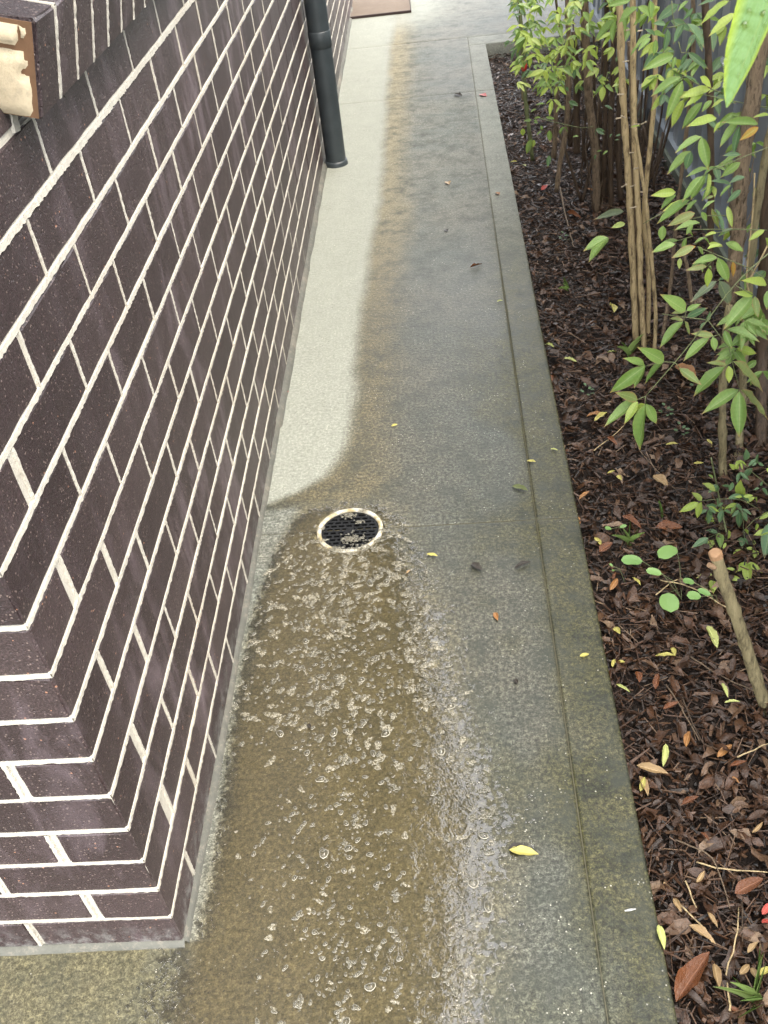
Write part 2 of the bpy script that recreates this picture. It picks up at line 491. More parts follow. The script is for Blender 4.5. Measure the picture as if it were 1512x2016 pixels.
FALLEN=[[544,151,593,141,4,40,0],
[542,153,567,162,4,40,6],
[621,1155,660,1131,4,40,7],
[306,1457,324,1463,4,50,0],
[667,1258,690,1249,4,50,0],
[733,1303,751,1294,4,40,5],
[404,916,430,906,4,40,0],
[508,876,530,850,4,60,6],
[604,852,644,871,4,30,6],
[552,718,557,692,4,50,1],
[718,582,738,586,4,50,0],
[770,16,772,-24,4,35,5],
[642,2146,663,2150,4,40,5],
[692,3087,709,3061,4,70,1],
[-30,1681,-11,1673,4,80,4],
[692,4429,724,4384,4,70,4],
[562,4471,600,4424,4,50,6],
[498,3256,506,3219,4,80,3],
[480,2765,490,2744,4,80,6],
[563,2418,609,2438,4,12,2],
[580,529,587,515,4,70,6],
[166,434,173,422,4,70,6],
[357,853,366,863,4,40,3],
[783,-81,850,-6,-55,38,2],
[828,40,863,7,-55,34,3],
[792,115,815,105,-55,50,3],
[796,347,851,327,-55,35,3],
[798,327,806,283,-55,40,3],
[859,393,845,345,-55,30,5],
[896,386,912,427,-55,35,1],
[950,366,983,390,-55,40,1],
[838,578,835,544,-55,50,2],
[865,530,878,569,-55,40,2],
[871,480,905,494,-55,35,2],
[788,544,814,524,-55,25,5],
[882,621,920,612,-55,35,0],
[922,643,920,611,-55,40,0],
[1006,697,1014,638,-55,40,5],
[998,536,1002,502,-55,30,5],
[993,491,1021,486,-55,30,5],
[810,701,816,671,-55,50,0],
[803,610,816,603,-55,50,0],
[788,590,797,615,-55,40,0],
[809,1006,820,969,-55,40,0],
[812,948,847,977,-55,60,2],
[875,1248,895,1253,-55,35,0],
[899,1235,905,1209,-55,50,0],
[875,1490,916,1528,-55,40,0],
[857,1517,910,1537,-55,35,1],
[965,1860,998,1871,-55,30,5],
[830,1845,868,1822,-55,30,5],
[1026,2161,1019,2081,-55,40,0],
[776,1934,805,1898,-55,40,5],
[958,1028,1025,1031,-55,50,2],
[887,1082,924,1027,-55,40,2],
[988,1226,1018,1181,-55,60,3],
[1045,1355,1080,1360,-55,30,0],
[1158,1370,1163,1342,-55,50,0],
[1102,1276,1127,1271,-55,35,0],
[874,856,886,822,-55,30,0],
[817,819,839,850,-55,40,1],
[829,859,840,879,-55,40,2],
[813,87,820,60,-55,40,3],
[862,60,873,35,-55,35,3],
[856,113,872,129,-55,40,3],
[914,92,965,113,-55,50,2],
[928,98,950,120,-55,50,2],
[911,-28,914,-48,-55,60,3],
[889,-40,908,-24,-55,50,3],
[915,-44,942,-29,-55,40,0],
[854,-23,852,-63,-55,40,3],
[858,-89,876,-93,-55,50,2],
[744,1755,771,1723,-55,50,2],
[1154,1759,1197,1681,-55,60,1],
[950,58,967,75,-55,50,4],
[943,39,959,47,-55,50,4],
[890,3210,921,3242,-55,50,4],
[1065,3170,1101,3133,-55,25,1],
[966,2951,1017,2880,-55,30,2],
[787,3566,816,3546,-55,40,0],
[836,3522,851,3487,-55,40,5],
[747,1084,751,1061,-55,40,1],
[790,1151,818,1169,-55,40,1],
[898,1406,920,1368,-55,40,2],
[965,321,975,304,-55,40,1],
[966,341,1001,353,-55,30,2],
[885,208,894,188,-55,40,2],
[861,260,896,278,-55,35,2],
[794,294,806,321,-55,40,0],
[972,205,993,220,-55,30,3],
[909,-8,929,8,-55,40,3]]
WEED=[[902,891,853,895,68],
[987,931,939,897,70],
[937,846,903,857,62],
[939,785,932,722,78],
[1002,812,977,819,75],
[1007,769,976,771,85],
[1028,771,1003,788,60],
[849,1010,833,1011,80],
[833,868,828,860,70],
[832,880,825,885,70],
[869,1015,886,1015,80]]
TWIGS=[[40,966,3178,961,2920,955,2622],
[15,854,1352,905,1405,953,1463],
[15,936,848,997,811,1078,735],
[15,839,197,891,152,901,70],
[15,865,153,912,135,980,130],
[15,816,81,852,37,858,11],
[15,860,-98,871,-37,902,27,915,70],
[15,912,505,932,394,953,381],
[15,986,363,1051,389],
[15,972,1393,982,1299,1036,1175],
[15,889,546,906,480,925,406],
[15,954,610,1013,553,1070,504],
[15,915,793,983,853,1037,792],
[15,836,116,847,71],
[15,923,78,906,11]]
# ------------------------------------------------------------------ materials
def concrete_mat():
    t = NT('worn concrete')
    dry, brown, moss, wet, flow = (t.attr(a) for a in ('dry', 'brown', 'moss', 'wet', 'flow')); xyz = t.n.new('ShaderNodeSeparateXYZ'); t.l.new(t.pos, xyz.inputs[0]); near = t.ramp(t.math('MULTIPLY', t.math('ADD', xyz.outputs[1], 0), .25), [(.32, 1), (.62, .45)])
    big = t.noise(2.2, 5, .6); mid = t.noise(14, 5, .65); fine = t.noise(120, 5, .75); vf = t.noise(340, 3, .7)
    sw = t.noise(30, 3, .6, sc=(1, .35, 1), dist=1.5)
    grey = t.mix(mid, (.108, .110, .094), (.208, .209, .177))
    grey = t.mix(t.ramp(big, [(.4, 0), (.62, 1)]), grey, (.120, .135, .122))
    dryc = t.mix(mid, (.225, .238, .205), (.300, .312, .268))
    dryc = t.mix(t.math('MULTIPLY', t.ramp(sw, [(.45, 0), (.7, 1)]), .35), dryc, (.21, .226, .185))
    brnc = t.mix(mid, (.172, .153, .095), (.252, .224, .146))
    mosc = t.mix(t.noise(38, 5, .7), (.030, .033, .012), (.165, .160, .070)); mosc = t.mix(t.ramp(t.noise(7, 6, .75), [(.46, 0), (.62, .35)]), mosc, (.19, .175, .10)); mosc = t.mix(t.ramp(t.noise(12, 6, .8), [(.50, 0), (.62, .8)]), mosc, (.022, .028, .012))
    def soft(m, a, b):   # break up a mask by noise
        q = t.math('ADD', m, t.math('MULTIPLY', t.math('SUBTRACT', t.noise(26, 6, .72), .5), .45))
        return t.ramp(q, [(a, 0), (b, 1)])
    c = t.mix(soft(brown, .05, .95), grey, brnc)
    c = t.mix(soft(flow, .0, 1), c, t.mix(mid, (.26, .228, .130), (.44, .39, .245)))
    c = t.mix(soft(moss, .1, 1), c, mosc)
    c = t.mix(soft(dry, .12, .88), c, dryc)
    # wet darkens; granular aggregate
    wm = soft(wet, .05, .9)
    c = t.mix(wm, c, t.mix(1.0, c, (.48, .465, .41), 'MULTIPLY'))
    near = t.math('MULTIPLY', near, t.math('SUBTRACT', 1, t.math('MULTIPLY', flow, .45)))
    agg = t.ramp(fine, [(.38, .32), (.5, .92), (.62, 2.0)])
    c = t.mix(t.math('MULTIPLY', near, t.math('SUBTRACT', .95, t.math('MULTIPLY', dry, .62))), c, agg, 'MULTIPLY')
    agg2 = t.ramp(vf, [(.36, .42), (.64, 1.75)]); c = t.mix(t.math('MULTIPLY', near, t.math('SUBTRACT', .9, t.math('MULTIPLY', dry, .6))), c, agg2, 'MULTIPLY')
    # pale grains, dark pits
    sp = t.voro(95); spm = t.math('LESS_THAN', sp, .13)
    spm = t.math('MULTIPLY', spm, t.math('GREATER_THAN', t.noise(9, 2), .56))
    c = t.mix(t.math('MULTIPLY', spm, .7), c, (.58, .56, .47))
    pit = t.math('LESS_THAN', t.voro(60), .10); pit = t.math('MULTIPLY', pit, t.math('GREATER_THAN', t.noise(7, 2), .55))
    c = t.mix(t.math('MULTIPLY', pit, .6), c, (.02, .02, .015))
    # dark blotches near the drain side
    bl = t.ramp(t.noise(11, 8, .8), [(.46, 0), (.62, 1)])
    c = t.mix(t.math('MULTIPLY', t.math('MULTIPLY', bl, t.math('SUBTRACT', .74, t.math('MULTIPLY', flow, .5))), t.math('SUBTRACT', 1, dry)), c, (.035, .040, .030))
    # trowel arcs
    wv = t.n.new('ShaderNodeTexWave'); wv.wave_type = 'RINGS'; wv.rings_direction = 'Z'
    wv.inputs['Scale'].default_value = 14; wv.inputs['Distortion'].default_value = 9; wv.inputs['Detail'].default_value = 4; wv.inputs['Detail Scale'].default_value = 2
    t.l.new(t.scale(t.pos, (1.4, 1, 1)), wv.inputs['Vector'])
    arc = t.ramp(wv.outputs['Fac'], [(.0, 1), (.07, 0)])
    arc = t.math('MULTIPLY', arc, t.ramp(t.noise(5, 3), [(.5, 0), (.65, .35)]))
    c = t.mix(arc, c, (.06, .06, .05))
    rough = t.mix(wm, (.78,)*3, (.42,)*3)
    h = t.math('ADD', t.math('MULTIPLY', fine, .8), t.math('MULTIPLY', vf, .5))
    b = t.bump(h, .55, .0022); b = t.bump(mid, .25, .004, b); b = t.bump(wv.outputs['Fac'], .12, .001, b)
    t.set(Base_Color=c, Roughness=rough, Normal=b); t.b.inputs['Specular IOR Level'].default_value = .45
    return t.m
def brick_mat(tint=1):
    t = NT('dark brick')
    n1 = t.noise(9, 4, .6); r = t.rand()
    base = t.mix(n1, (.0185, .0115, .0122), (.042, .0270, .0290))
    base = t.mix(t.math('MULTIPLY', r, .8), base, (.054, .037, .038))
    fine = t.noise(420, 3, .7); base = t.mix(.7, base, t.ramp(fine, [(.34, .45), (.52, 1), (.66, 2.2)]), 'MULTIPLY')
    v = t.voro(150); m = t.math('MULTIPLY', t.math('LESS_THAN', v, .20), t.math('GREATER_THAN', t.noise(33, 2), .46))
    base = t.mix(t.math('MULTIPLY', m, .5), base, (.30, .23, .20))
    v2 = t.voro(62); m2 = t.math('MULTIPLY', t.math('LESS_THAN', v2, .10), t.math('GREATER_THAN', t.noise(21, 2), .55))
    base = t.mix(m2, base, (.33, .17, .11))
    streak_dapple = t.ramp(t.noise(13, 5, .65, sc=(1, 1, .30), dist=.6), [(.50, 0), (.74, 1)])  # whitish mineral streaks and soft light dapples, both put into the brick colour
    streak_dapple = t.math('MULTIPLY', streak_dapple, t.ramp(t.noise(1.7, 2), [(.35, .10), (.6, .75)]))
    base = t.mix(streak_dapple, base, (.20, .155, .175))
    xz = t.n.new('ShaderNodeSeparateXYZ'); t.l.new(t.pos, xz.inputs[0]); grime = t.ramp(t.math('MULTIPLY', xz.outputs[2], 10), [(.0, 1), (.7, 0)]); base = t.mix(t.math('MULTIPLY', grime, t.ramp(t.noise(45, 5, .7), [(.45, 0), (.62, .8)])), base, (.24, .24, .23))
    pits = t.voro(120); h = t.math('ADD', t.ramp(pits, [(0, 0), (.25, 1)]), t.math('MULTIPLY', fine, .8))
    b = t.bump(h, .9, .0016); b = t.bump(t.noise(40, 4), .45, .004, b)
    t.set(Base_Color=base, Roughness=.42, Normal=b); t.b.inputs['Specular IOR Level'].default_value = .55
    return t.m
def mortar_mat(name='mortar', a=(.41, .39, .335), b_=(.57, .545, .475), low=(.30, .285, .24)):
    t = NT(name); n = t.noise(45, 6, .7)
    c = t.mix(n, a, b_); c = t.mix(t.ramp(t.noise(3.2, 3), [(.5, 0), (.72, .45)]), c, (.42, .36, .28))
    xz = t.n.new('ShaderNodeSeparateXYZ'); t.l.new(t.pos, xz.inputs[0]); gr = t.ramp(t.math('MULTIPLY', xz.outputs[2], 4), [(.0, .75), (.8, 0)]); c = t.mix(t.math('MULTIPLY', gr, t.ramp(t.noise(22, 5, .7), [(.35, .3), (.6, 1)])), c, low); c = t.mix(t.ramp(t.noise(70, 5, .75), [(.52, 0), (.68, .4)]), c, (.28, .25, .20))
    b = t.bump(t.noise(130, 5, .7), .5, .002); b = t.bump(t.noise(600, 3), .4, .001, b)
    t.set(Base_Color=c, Roughness=.9, Normal=b); return t.m
LEAFCOL = [((.130, .230, .055), (.240, .360, .110)), ((.250, .360, .060), (.400, .500, .120)), ((.070, .145, .065), (.130, .230, .120)),
           ((.160, .240, .070), (.270, .310, .120)), ((.125, .170, .105), (.190, .235, .160)), ((.300, .230, .030), (.420, .200, .040)), ((.280, .380, .080), (.420, .500, .170))]
def leaf_mat(k, edge=None):
    t = NT('leaf green %d' % k); a, b = LEAFCOL[k]
    mid = t.attr('mid'); tip = t.attr('tip'); tc = t.n.new('ShaderNodeTexCoord').outputs['Object']
    r = t.rand()
    c = t.mix(t.math('ADD', t.math('MULTIPLY', r, .7), t.math('MULTIPLY', t.noise(5, 3, vec=tc), .3)), a, b)
    # side veins and midrib
    c = t.mix(t.math('MULTIPLY', t.ramp(mid, [(0, 1), (.10, 0)]), .55), c, (.38, .46, .20))
    wv = t.n.new('ShaderNodeTexWave'); wv.inputs['Scale'].default_value = 3.2; wv.inputs['Distortion'].default_value = 3; t.l.new(tc, wv.inputs['Vector']); c = t.mix(t.math('MULTIPLY', t.ramp(wv.outputs['Fac'], [(.5, 0), (1, .10)]), 1), c, (.06, .11, .03))
    ns = t.noise(6, 5, .7, vec=tc)
    e = t.math('MULTIPLY', t.ramp(mid, [(.55, 0), (1, 1)]), t.ramp(ns, [(.42, 0), (.6, 1)]))
    ecol = {3: (.42, .17, .11), 5: (.50, .10, .03), 6: (.45, .35, .16)}.get(k, (.28, .20, .09))
    c = t.mix(t.math('MULTIPLY', e, .85 if k in (3, 5) else .35), c, ecol)
    c = t.mix(t.math('MULTIPLY', t.ramp(tip, [(.84, 0), (1, 1)]), .7), c, (.35, .16, .08) if k != 4 else (.5, .33, .18))
    spot = t.math('LESS_THAN', t.voro(9, vec=tc), .1); c = t.mix(t.math('MULTIPLY', spot, .4 if k in (3, 5) else .12), c, (.30, .10, .05))
    t.set(Base_Color=c, Roughness=.32, Normal=t.bump(t.noise(22, 3, vec=tc), .25, .02)); t.b.inputs['Specular IOR Level'].default_value = .5
    tr = t.n.new('ShaderNodeBsdfTranslucent'); t.l.new(t.mix(1.0, c, (1.5, 1.5, .6), 'MULTIPLY'), tr.inputs[0])
    mx = t.n.new('ShaderNodeMixShader'); mx.inputs[0].default_value = .30
    t.l.new(t.b.outputs[0], mx.inputs[1]); t.l.new(tr.outputs[0], mx.inputs[2]); t.l.new(mx.outputs[0], t.out.inputs[0])
    return t.m
def dead_mat(name, a, b, rough=.35):
    t = NT(name); tc = t.n.new('ShaderNodeTexCoord').outputs['Object']; mid = t.attr('mid')
    c = t.mix(t.noise(5, 5, .7, vec=tc), a, b); c = t.mix(t.math('MULTIPLY', t.rand(), .4), c, [q*.6 for q in a])
    c = t.mix(t.math('MULTIPLY', t.ramp(mid, [(0, 1), (.09, 0)]), .6), c, [min(1, q*1.6+.05) for q in b])
    t.set(Base_Color=c, Roughness=rough, Normal=t.bump(t.noise(14, 4, vec=tc), .3, .03)); return t.m
def bark_mat(name, a, b, dark, str_=1.0, scz=.12, ns=120):
    t = NT(name); n = t.noise(ns, 5, .7, sc=(1, 1, scz)); c = t.mix(n, a, b)
    c = t.mix(t.ramp(t.noise(ns*.6, 5, .75, sc=(1, 1, .3)), [(.5, 0), (.66, .85)]), c, dark)
    b_ = t.bump(n, min(1, .9*str_), .005*str_); b_ = t.bump(t.noise(60, 4), .4, .003, b_)
    t.set(Base_Color=c, Roughness=.55, Normal=b_); return t.m
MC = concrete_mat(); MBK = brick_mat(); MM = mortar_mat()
ML = [leaf_mat(k) for k in range(7)]
MD = [dead_mat('yellow fallen leaf', (.38, .34, .07), (.52, .47, .14)), dead_mat('orange fallen leaf', (.28, .115, .035), (.40, .21, .07)), dead_mat('brown fallen leaf', (.10, .035, .014), (.20, .075, .028), .25),
      dead_mat('tan fallen leaf', (.26, .16, .07), (.42, .30, .15)), dead_mat('red fallen leaf', (.35, .04, .03), (.50, .10, .07)), dead_mat('pale green fallen leaf', (.38, .42, .12), (.50, .52, .20)), dead_mat('dark fallen leaf', (.02, .017, .012), (.05, .04, .03)), dead_mat('olive fallen leaf', (.07, .09, .03), (.13, .15, .05))]
BARK = [bark_mat('pale cane bark', (.34, .25, .12), (.70, .55, .31), (.10, .065, .035)), bark_mat('brown fibrous bark', (.07, .046, .028), (.46, .34, .22), (.03, .018, .010), 2.2, .07, 240),
        bark_mat('grey green bark', (.15, .125, .060), (.38, .32, .18), (.07, .055, .03), 1.3), bark_mat('green cane', (.10, .13, .05), (.20, .22, .10), (.08, .08, .04)), bark_mat('dark cane bark', (.04, .026, .016), (.13, .085, .05), (.02, .013, .009), 1.2)]
# ------------------------------------------------------------------ the path: slabs, edge strip
def mapy(y, tab):
    t = sorted(tab); return np.interp(y, [a for a, b in t], [b for a, b in t])
BL = [(5.477, .17), (3.7, .188), (3.09, .186), (2.6, .172), (2.2, .163), (1.86, .163), (1.57, .172), (1.33, .150), (1.24, .110), (1.20, .065), (1.15, -.01), (1.1, -.15), (9, .17), (-3, -.15)]
BR = [(5.4, .31), (3.66, .305), (3.06, .33), (2.57, .322), (2.18, .316), (1.84, .308), (1.56, .30), (1.31, .285), (1.2, .30), (9, .31), (-3, .4)]
WR = [(1.10, .302), (.906, .356), (.736, .414), (.60, .437), (.454, .465), (.334, .492), (.225, .525), (.128, .514), (.039, .495), (-.043, .481), (-.13, .473), (-1.5, .46)]
WL = [(1.1, .07), (.966, .030), (.763, .004), (.541, .000), (.353, .004), (.19, .016), (.093, .016), (.005, .010)]
def masks(X, Y):
    l = mapy(Y, BL)+.022+(fbm(X*9, Y*9)-.5)*.03; r = mapy(Y, BR)+(fbm(X*6+9, Y*6)-.5)*.05
    dry = 1-sst(l-.035, l+.045, X)
    far = sst(5.6, 6.4, Y)*(1-sst(.35, .8, X)); dry = np.maximum(dry, far*.75)
    band = sst(l-.045, l+.03, X)*(1-sst(r-.06, r+.07, X))
    brown = band*np.where(Y > 1.15, 1, 0)*(.75+.3*fbm(X*5, Y*2))
    wr = mapy(Y, WR)
    flow = (1-sst(wr-.13, wr+.10, X))*(1-sst(1.02, 1.2, Y)); brown = np.maximum(brown, flow*.95)
    wl = mapy(Y, WL)
    strip = (1-sst(wl-.015, wl+.035, X))*np.where((Y < 1.12) & (Y > -.05), 1, 0)*(X > -.06)
    dry = np.maximum(dry*(Y > 1.0), strip*.32)
    brown = brown*(1-strip*.8)
    fl = (1-sst(-.02, .05, X))*(1-sst(-.02, 0.02, Y)); brown = brown*(1-.55*fl*sst(.35, .6, fbm(X*3, Y*3+5)))
    dry = np.maximum(dry, .06*fl)
    dry = np.maximum(dry, .55*sst(.660, .672, X)*sst(2.0, 3.4, Y)*(Y < 5.62)); dry = np.maximum(dry, .16*sst(1.9, 3.2, Y)*sst(.33, .5, X))
    moss = sst(.60, .70, X)*(1-sst(1.9, 3.6, Y))*(.55+.6*fbm(X*8, Y*3+40)) + .70*sst(.40, .58, X)*(1-sst(1.5, 2.8, Y))*sst(.35, .62, fbm(X*6, Y*4+70))
    moss = np.maximum(moss, .62*fl)
    moss = np.clip(moss*(.55+.45*sst(-.3, .6, Y)), 0, 1)
    wet = np.clip(np.maximum((1-sst(1.8, 3.4, Y))*.72, 0)*(1-dry)+flow+.25*(1-sst(3.0, 5, Y))*(1-dry), 0, 1)
    wet = wet*(1-.75*strip); wet = np.maximum(wet, 1.0*fl)
    wet = np.maximum(wet, .45*(Y > 4.4)*sst(.3, .5, X)*(1-dry))
    far_ = sst(1.0, 1.2, Y); flw = np.maximum(flow*(1-.62*fl)*np.where(Y > 0, sst(wl-.012, wl+.05, X+.02*(fbm(X*30, Y*12)-.5)), 1), (1-far_)*(X < .5)*fl*.3); brown = brown*far_
    return dry, brown, moss, wet, flw
def grid_slab(name, x0, x1, y0, y1, sx, sy, parent, z=0, thick=.1, hole=None, skip=None, rnd=0.003):
    xs = np.unique(np.concatenate([[x0, x0+rnd*.35, x0+rnd], np.linspace(x0+rnd, x1-rnd, max(2, int((x1-x0)/sx))), [x1-rnd, x1-rnd*.35, x1]]))
    ys = np.unique(np.concatenate([[y0, y0+rnd*.35, y0+rnd], np.linspace(y0+rnd, y1-rnd, max(2, int((y1-y0)/sy))), [y1-rnd, y1-rnd*.35, y1]]))
    X, Y = np.meshgrid(xs, ys, indexing='ij'); Xs = X.copy(); Ys = Y.copy()
    e = np.minimum.reduce([X-x0, x1-X, Y-y0, y1-Y]); Z = z-np.where(e < rnd, rnd*.5*(1-e/rnd)**2, 0)
    keep = np.ones(X.shape, bool)
    if hole:
        cx, cy, r = hole; d = np.hypot(X-cx, Y-cy); c = max(sx, sy)
        near = (np.abs(d-r) < c*.75); f = np.where(near & (d > 1e-6), r/np.maximum(d, 1e-6), 1)
        edge = (X <= x0+1e-9) | (X >= x1-1e-9) | (Y <= y0+rnd+1e-9) | (Y >= y1-rnd-1e-9)
        Xs = np.where(edge, X, cx+(X-cx)*f); Ys = np.where(edge, Y, cy+(Y-cy)*f)
        keep = ~(np.hypot(Xs-cx, Ys-cy) < r*.985)
    n, m = X.shape; idx = np.arange(n*m).reshape(n, m)
    V = np.stack([Xs, Ys, Z], -1).reshape(-1, 3)
    F = []
    for i in range(n-1):
        for j in range(m-1):
            if hole and not (keep[i, j] and keep[i+1, j] and keep[i, j+1] and keep[i+1, j+1]): continue
            F.append((idx[i, j], idx[i+1, j], idx[i+1, j+1], idx[i, j+1]))
    b = len(V); per = list(idx[:, 0])+list(idx[-1, 1:])+list(idx[-2::-1, -1])+list(idx[0, -2:0:-1])
    V = np.concatenate([V, V[per]-[0, 0, thick]]); k = len(per)
    for i in range(k): F.append((per[i], b+i, b+(i+1) % k, per[(i+1) % k]))
    me = mesh(name, V, F)
    for nm, a in zip(('dry', 'brown', 'moss', 'wet', 'flow'), masks(V[:, 0], V[:, 1])):
        at = me.attributes.new(nm, 'FLOAT', 'POINT'); at.data.foreach_set('value', a.astype(np.float32))
    return link(name, me, MC, parent, True)
path = tag(empty('path'), kind='structure')
DR = (.2145, 1.022, .0835)
grid_slab('concrete_slab', -1.6, .669, -1.6, 1.0225, .012, .012, path, hole=DR)
grid_slab('concrete_slab', -1.6, .669, 1.0265, 4.4975, .014, .02, path, hole=DR)
grid_slab('concrete_slab', -1.6, .669, 4.5015, 5.610, .03, .03, path)
grid_slab('concrete_slab', -1.6, 1.6, 5.614, 8.6, .05, .05, path)
for a, b, s in ((-1.6, 1.0225, .012), (1.0265, 4.4975, .02), (4.5015, 5.420, .03)): grid_slab('edge_strip', .6712, .771, a, b, .010, s, path, rnd=.004)
grid_slab('edge_strip', .6712, 1.47, 5.424, 5.610, .02, .02, path, rnd=.004)
# joint filler below the gaps
jb = MB(); jb.box((-1.6, -1.6, -.3), (.765, 8.6, -.012) ); 
sub = MB(); sub.box((-1.6, -1.6, -.14), (.10, 8.6, -.101)); sub.box((.10, -1.6, -.14), (.76, .90, -.101)); sub.box((.10, 1.14, -.14), (.76, 8.6, -.101))
fill = MB(); fill.box((-1.6, 1.0226, -.09), (.125, 1.0264, -.0035)); fill.box((.302, 1.0226, -.09), (.768, 1.0264, -.0025)); fill.box((-1.6, 4.4976, -.09), (.768, 4.5014, -.006))
fill.box((.6691, -1.6, -.09), (.6711, 5.6, -.0020)); fill.box((.64, 5.6101, -.09), (1.47, 5.6139, -.004)); fill.box((.6731, 5.4201, -.09), (.769, 5.4239, -.004))
M_JOINT = simple('gritty joint filler', (.085, .080, .052), .9, .4, 90)
tag(fill.build('joint_filler', M_JOINT, path), kind='stuff')
tag(sub.build('ground', simple('compacted base', (.05, .045, .035), .95)), kind='structure')
far = MB(); far.add([(-40, -40, -.3), (40, -40, -.3), (40, 40, -.3), (-40, 40, -.3)], [(0, 1, 2, 3)])
tag(far.build('terrain', simple('grassy soil', (.05, .06, .03), .95, .3, 3)), kind='structure')
# ------------------------------------------------------------------ floor drain
dr = tag(empty('floor_drain', (DR[0], DR[1], 0)), 'round black drain grate in a white plastic ring set in the wet concrete joint', 'drain')
r = MB(); r.lathe([(.0825, -.02), (.0825, .0015), (.0815, .0035), (.0765, .004), (.0725, .003), (.0715, .001), (.0715, -.02)], 64)
t = NT('white pvc stained'); n = t.noise(30, 5, .7)
t.set(Base_Color=t.mix(t.ramp(n, [(.44, 0), (.60, 1)]), (.60, .59, .53), (.36, .29, .14)), Roughness=.35); M_RING = t.m
r.build('ring', M_RING, dr, True)
g = MB()
def chord(yy, R=.0712): return math.sqrt(max(0, R*R-yy*yy))
yy = -.063; row = 0
while yy < .066:
    c = chord(yy)
    if c > .01: g.box((-c, yy-.0028, -.008), (c, yy+.0028, -.0012))
    y2 = yy+.0126; xx = -.07+(row % 2)*.0095
    while xx < .07:
        if abs(xx) < min(chord(yy), chord(y2))-.002: g.box((xx-.0026, yy+.0029, -.008), (xx+.0026, y2-.0029, -.0016))
        xx += .019
    yy = y2; row += 1
g.lathe([(.0714, -.008), (.0714, -.001), (.066, -.001), (.066, -.008)], 64)
g.lathe([(.0, -.0008), (.012, -.0008), (.0125, -.008)], 24)
M_BLK = simple('wet black plastic', (.012, .013, .014), .25, .3, 40)
g.build('grate', M_BLK, dr)
wl = MB(); wl.lathe([(.0718, -.018), (.0718, -.2), (.0, -.2)], 32); wl.build('pipe_well', simple('dark drain pipe', (.01, .010, .009), .5), dr, True)
# ------------------------------------------------------------------ running water film
def film():
    t = NT('water film')
    ed = t.attr('edge'); n = t.noise(95, 3, .6, dist=.8); n2 = t.noise(30, 3, .6)
    cov = t.math('ADD', ed, t.math('MULTIPLY', t.math('SUBTRACT', t.math('ADD', t.math('MULTIPLY', n, .6), t.math('MULTIPLY', n2, .4)), .5), 2.6))
    cov = t.ramp(cov, [(.47, 0), (.53, 1)])
    rip = t.noise(120, 3, .55, sc=(1, .8, 1), dist=1.0); w2 = t.noise(38, 3, .5, dist=.8)
    meniscus = t.ramp(t.math('ADD', ed, t.math('MULTIPLY', t.math('SUBTRACT', t.math('ADD', t.math('MULTIPLY', n, .6), t.math('MULTIPLY', n2, .4)), .5), 2.6)), [(.45, 0), (.62, 1)])
    nrm = t.bump(w2, .14, .006); nrm = t.bump(rip, .12, .002, nrm); wv = t.n.new('ShaderNodeTexWave'); wv.wave_type = 'RINGS'; wv.rings_direction = 'Z'; wv.inputs['Scale'].default_value = 46; wv.inputs['Distortion'].default_value = 14; wv.inputs['Detail'].default_value = 2; wv.inputs['Detail Scale'].default_value = 1.2; t.l.new(t.pos, wv.inputs['Vector'])
    nrm = t.bump(t.math('MULTIPLY', wv.outputs['Fac'], t.ramp(t.noise(5, 3), [(.48, 0), (.66, 1)])), .10, .0012, nrm); nrm = t.bump(meniscus, .35, .002, nrm)
    gl = t.n.new('ShaderNodeBsdfGlossy'); gl.inputs['Roughness'].default_value = .035; t.l.new(nrm, gl.inputs['Normal'])
    tr = t.n.new('ShaderNodeBsdfTransparent'); tr.inputs[0].default_value = (1, .995, .97, 1)
    fr = t.n.new('ShaderNodeFresnel'); fr.inputs['IOR'].default_value = 1.9; t.l.new(nrm, fr.inputs['Normal'])
    a = t.n.new('ShaderNodeMixShader'); t.l.new(fr.outputs[0], a.inputs[0]); t.l.new(tr.outputs[0], a.inputs[1]); t.l.new(gl.outputs[0], a.inputs[2])
    cl = t.n.new('ShaderNodeBsdfTransparent'); m = t.n.new('ShaderNodeMixShader'); t.l.new(cov, m.inputs[0]); t.l.new(cl.outputs[0], m.inputs[1]); t.l.new(a.outputs[0], m.inputs[2])
    t.l.new(m.outputs[0], t.out.inputs[0]); return t.m
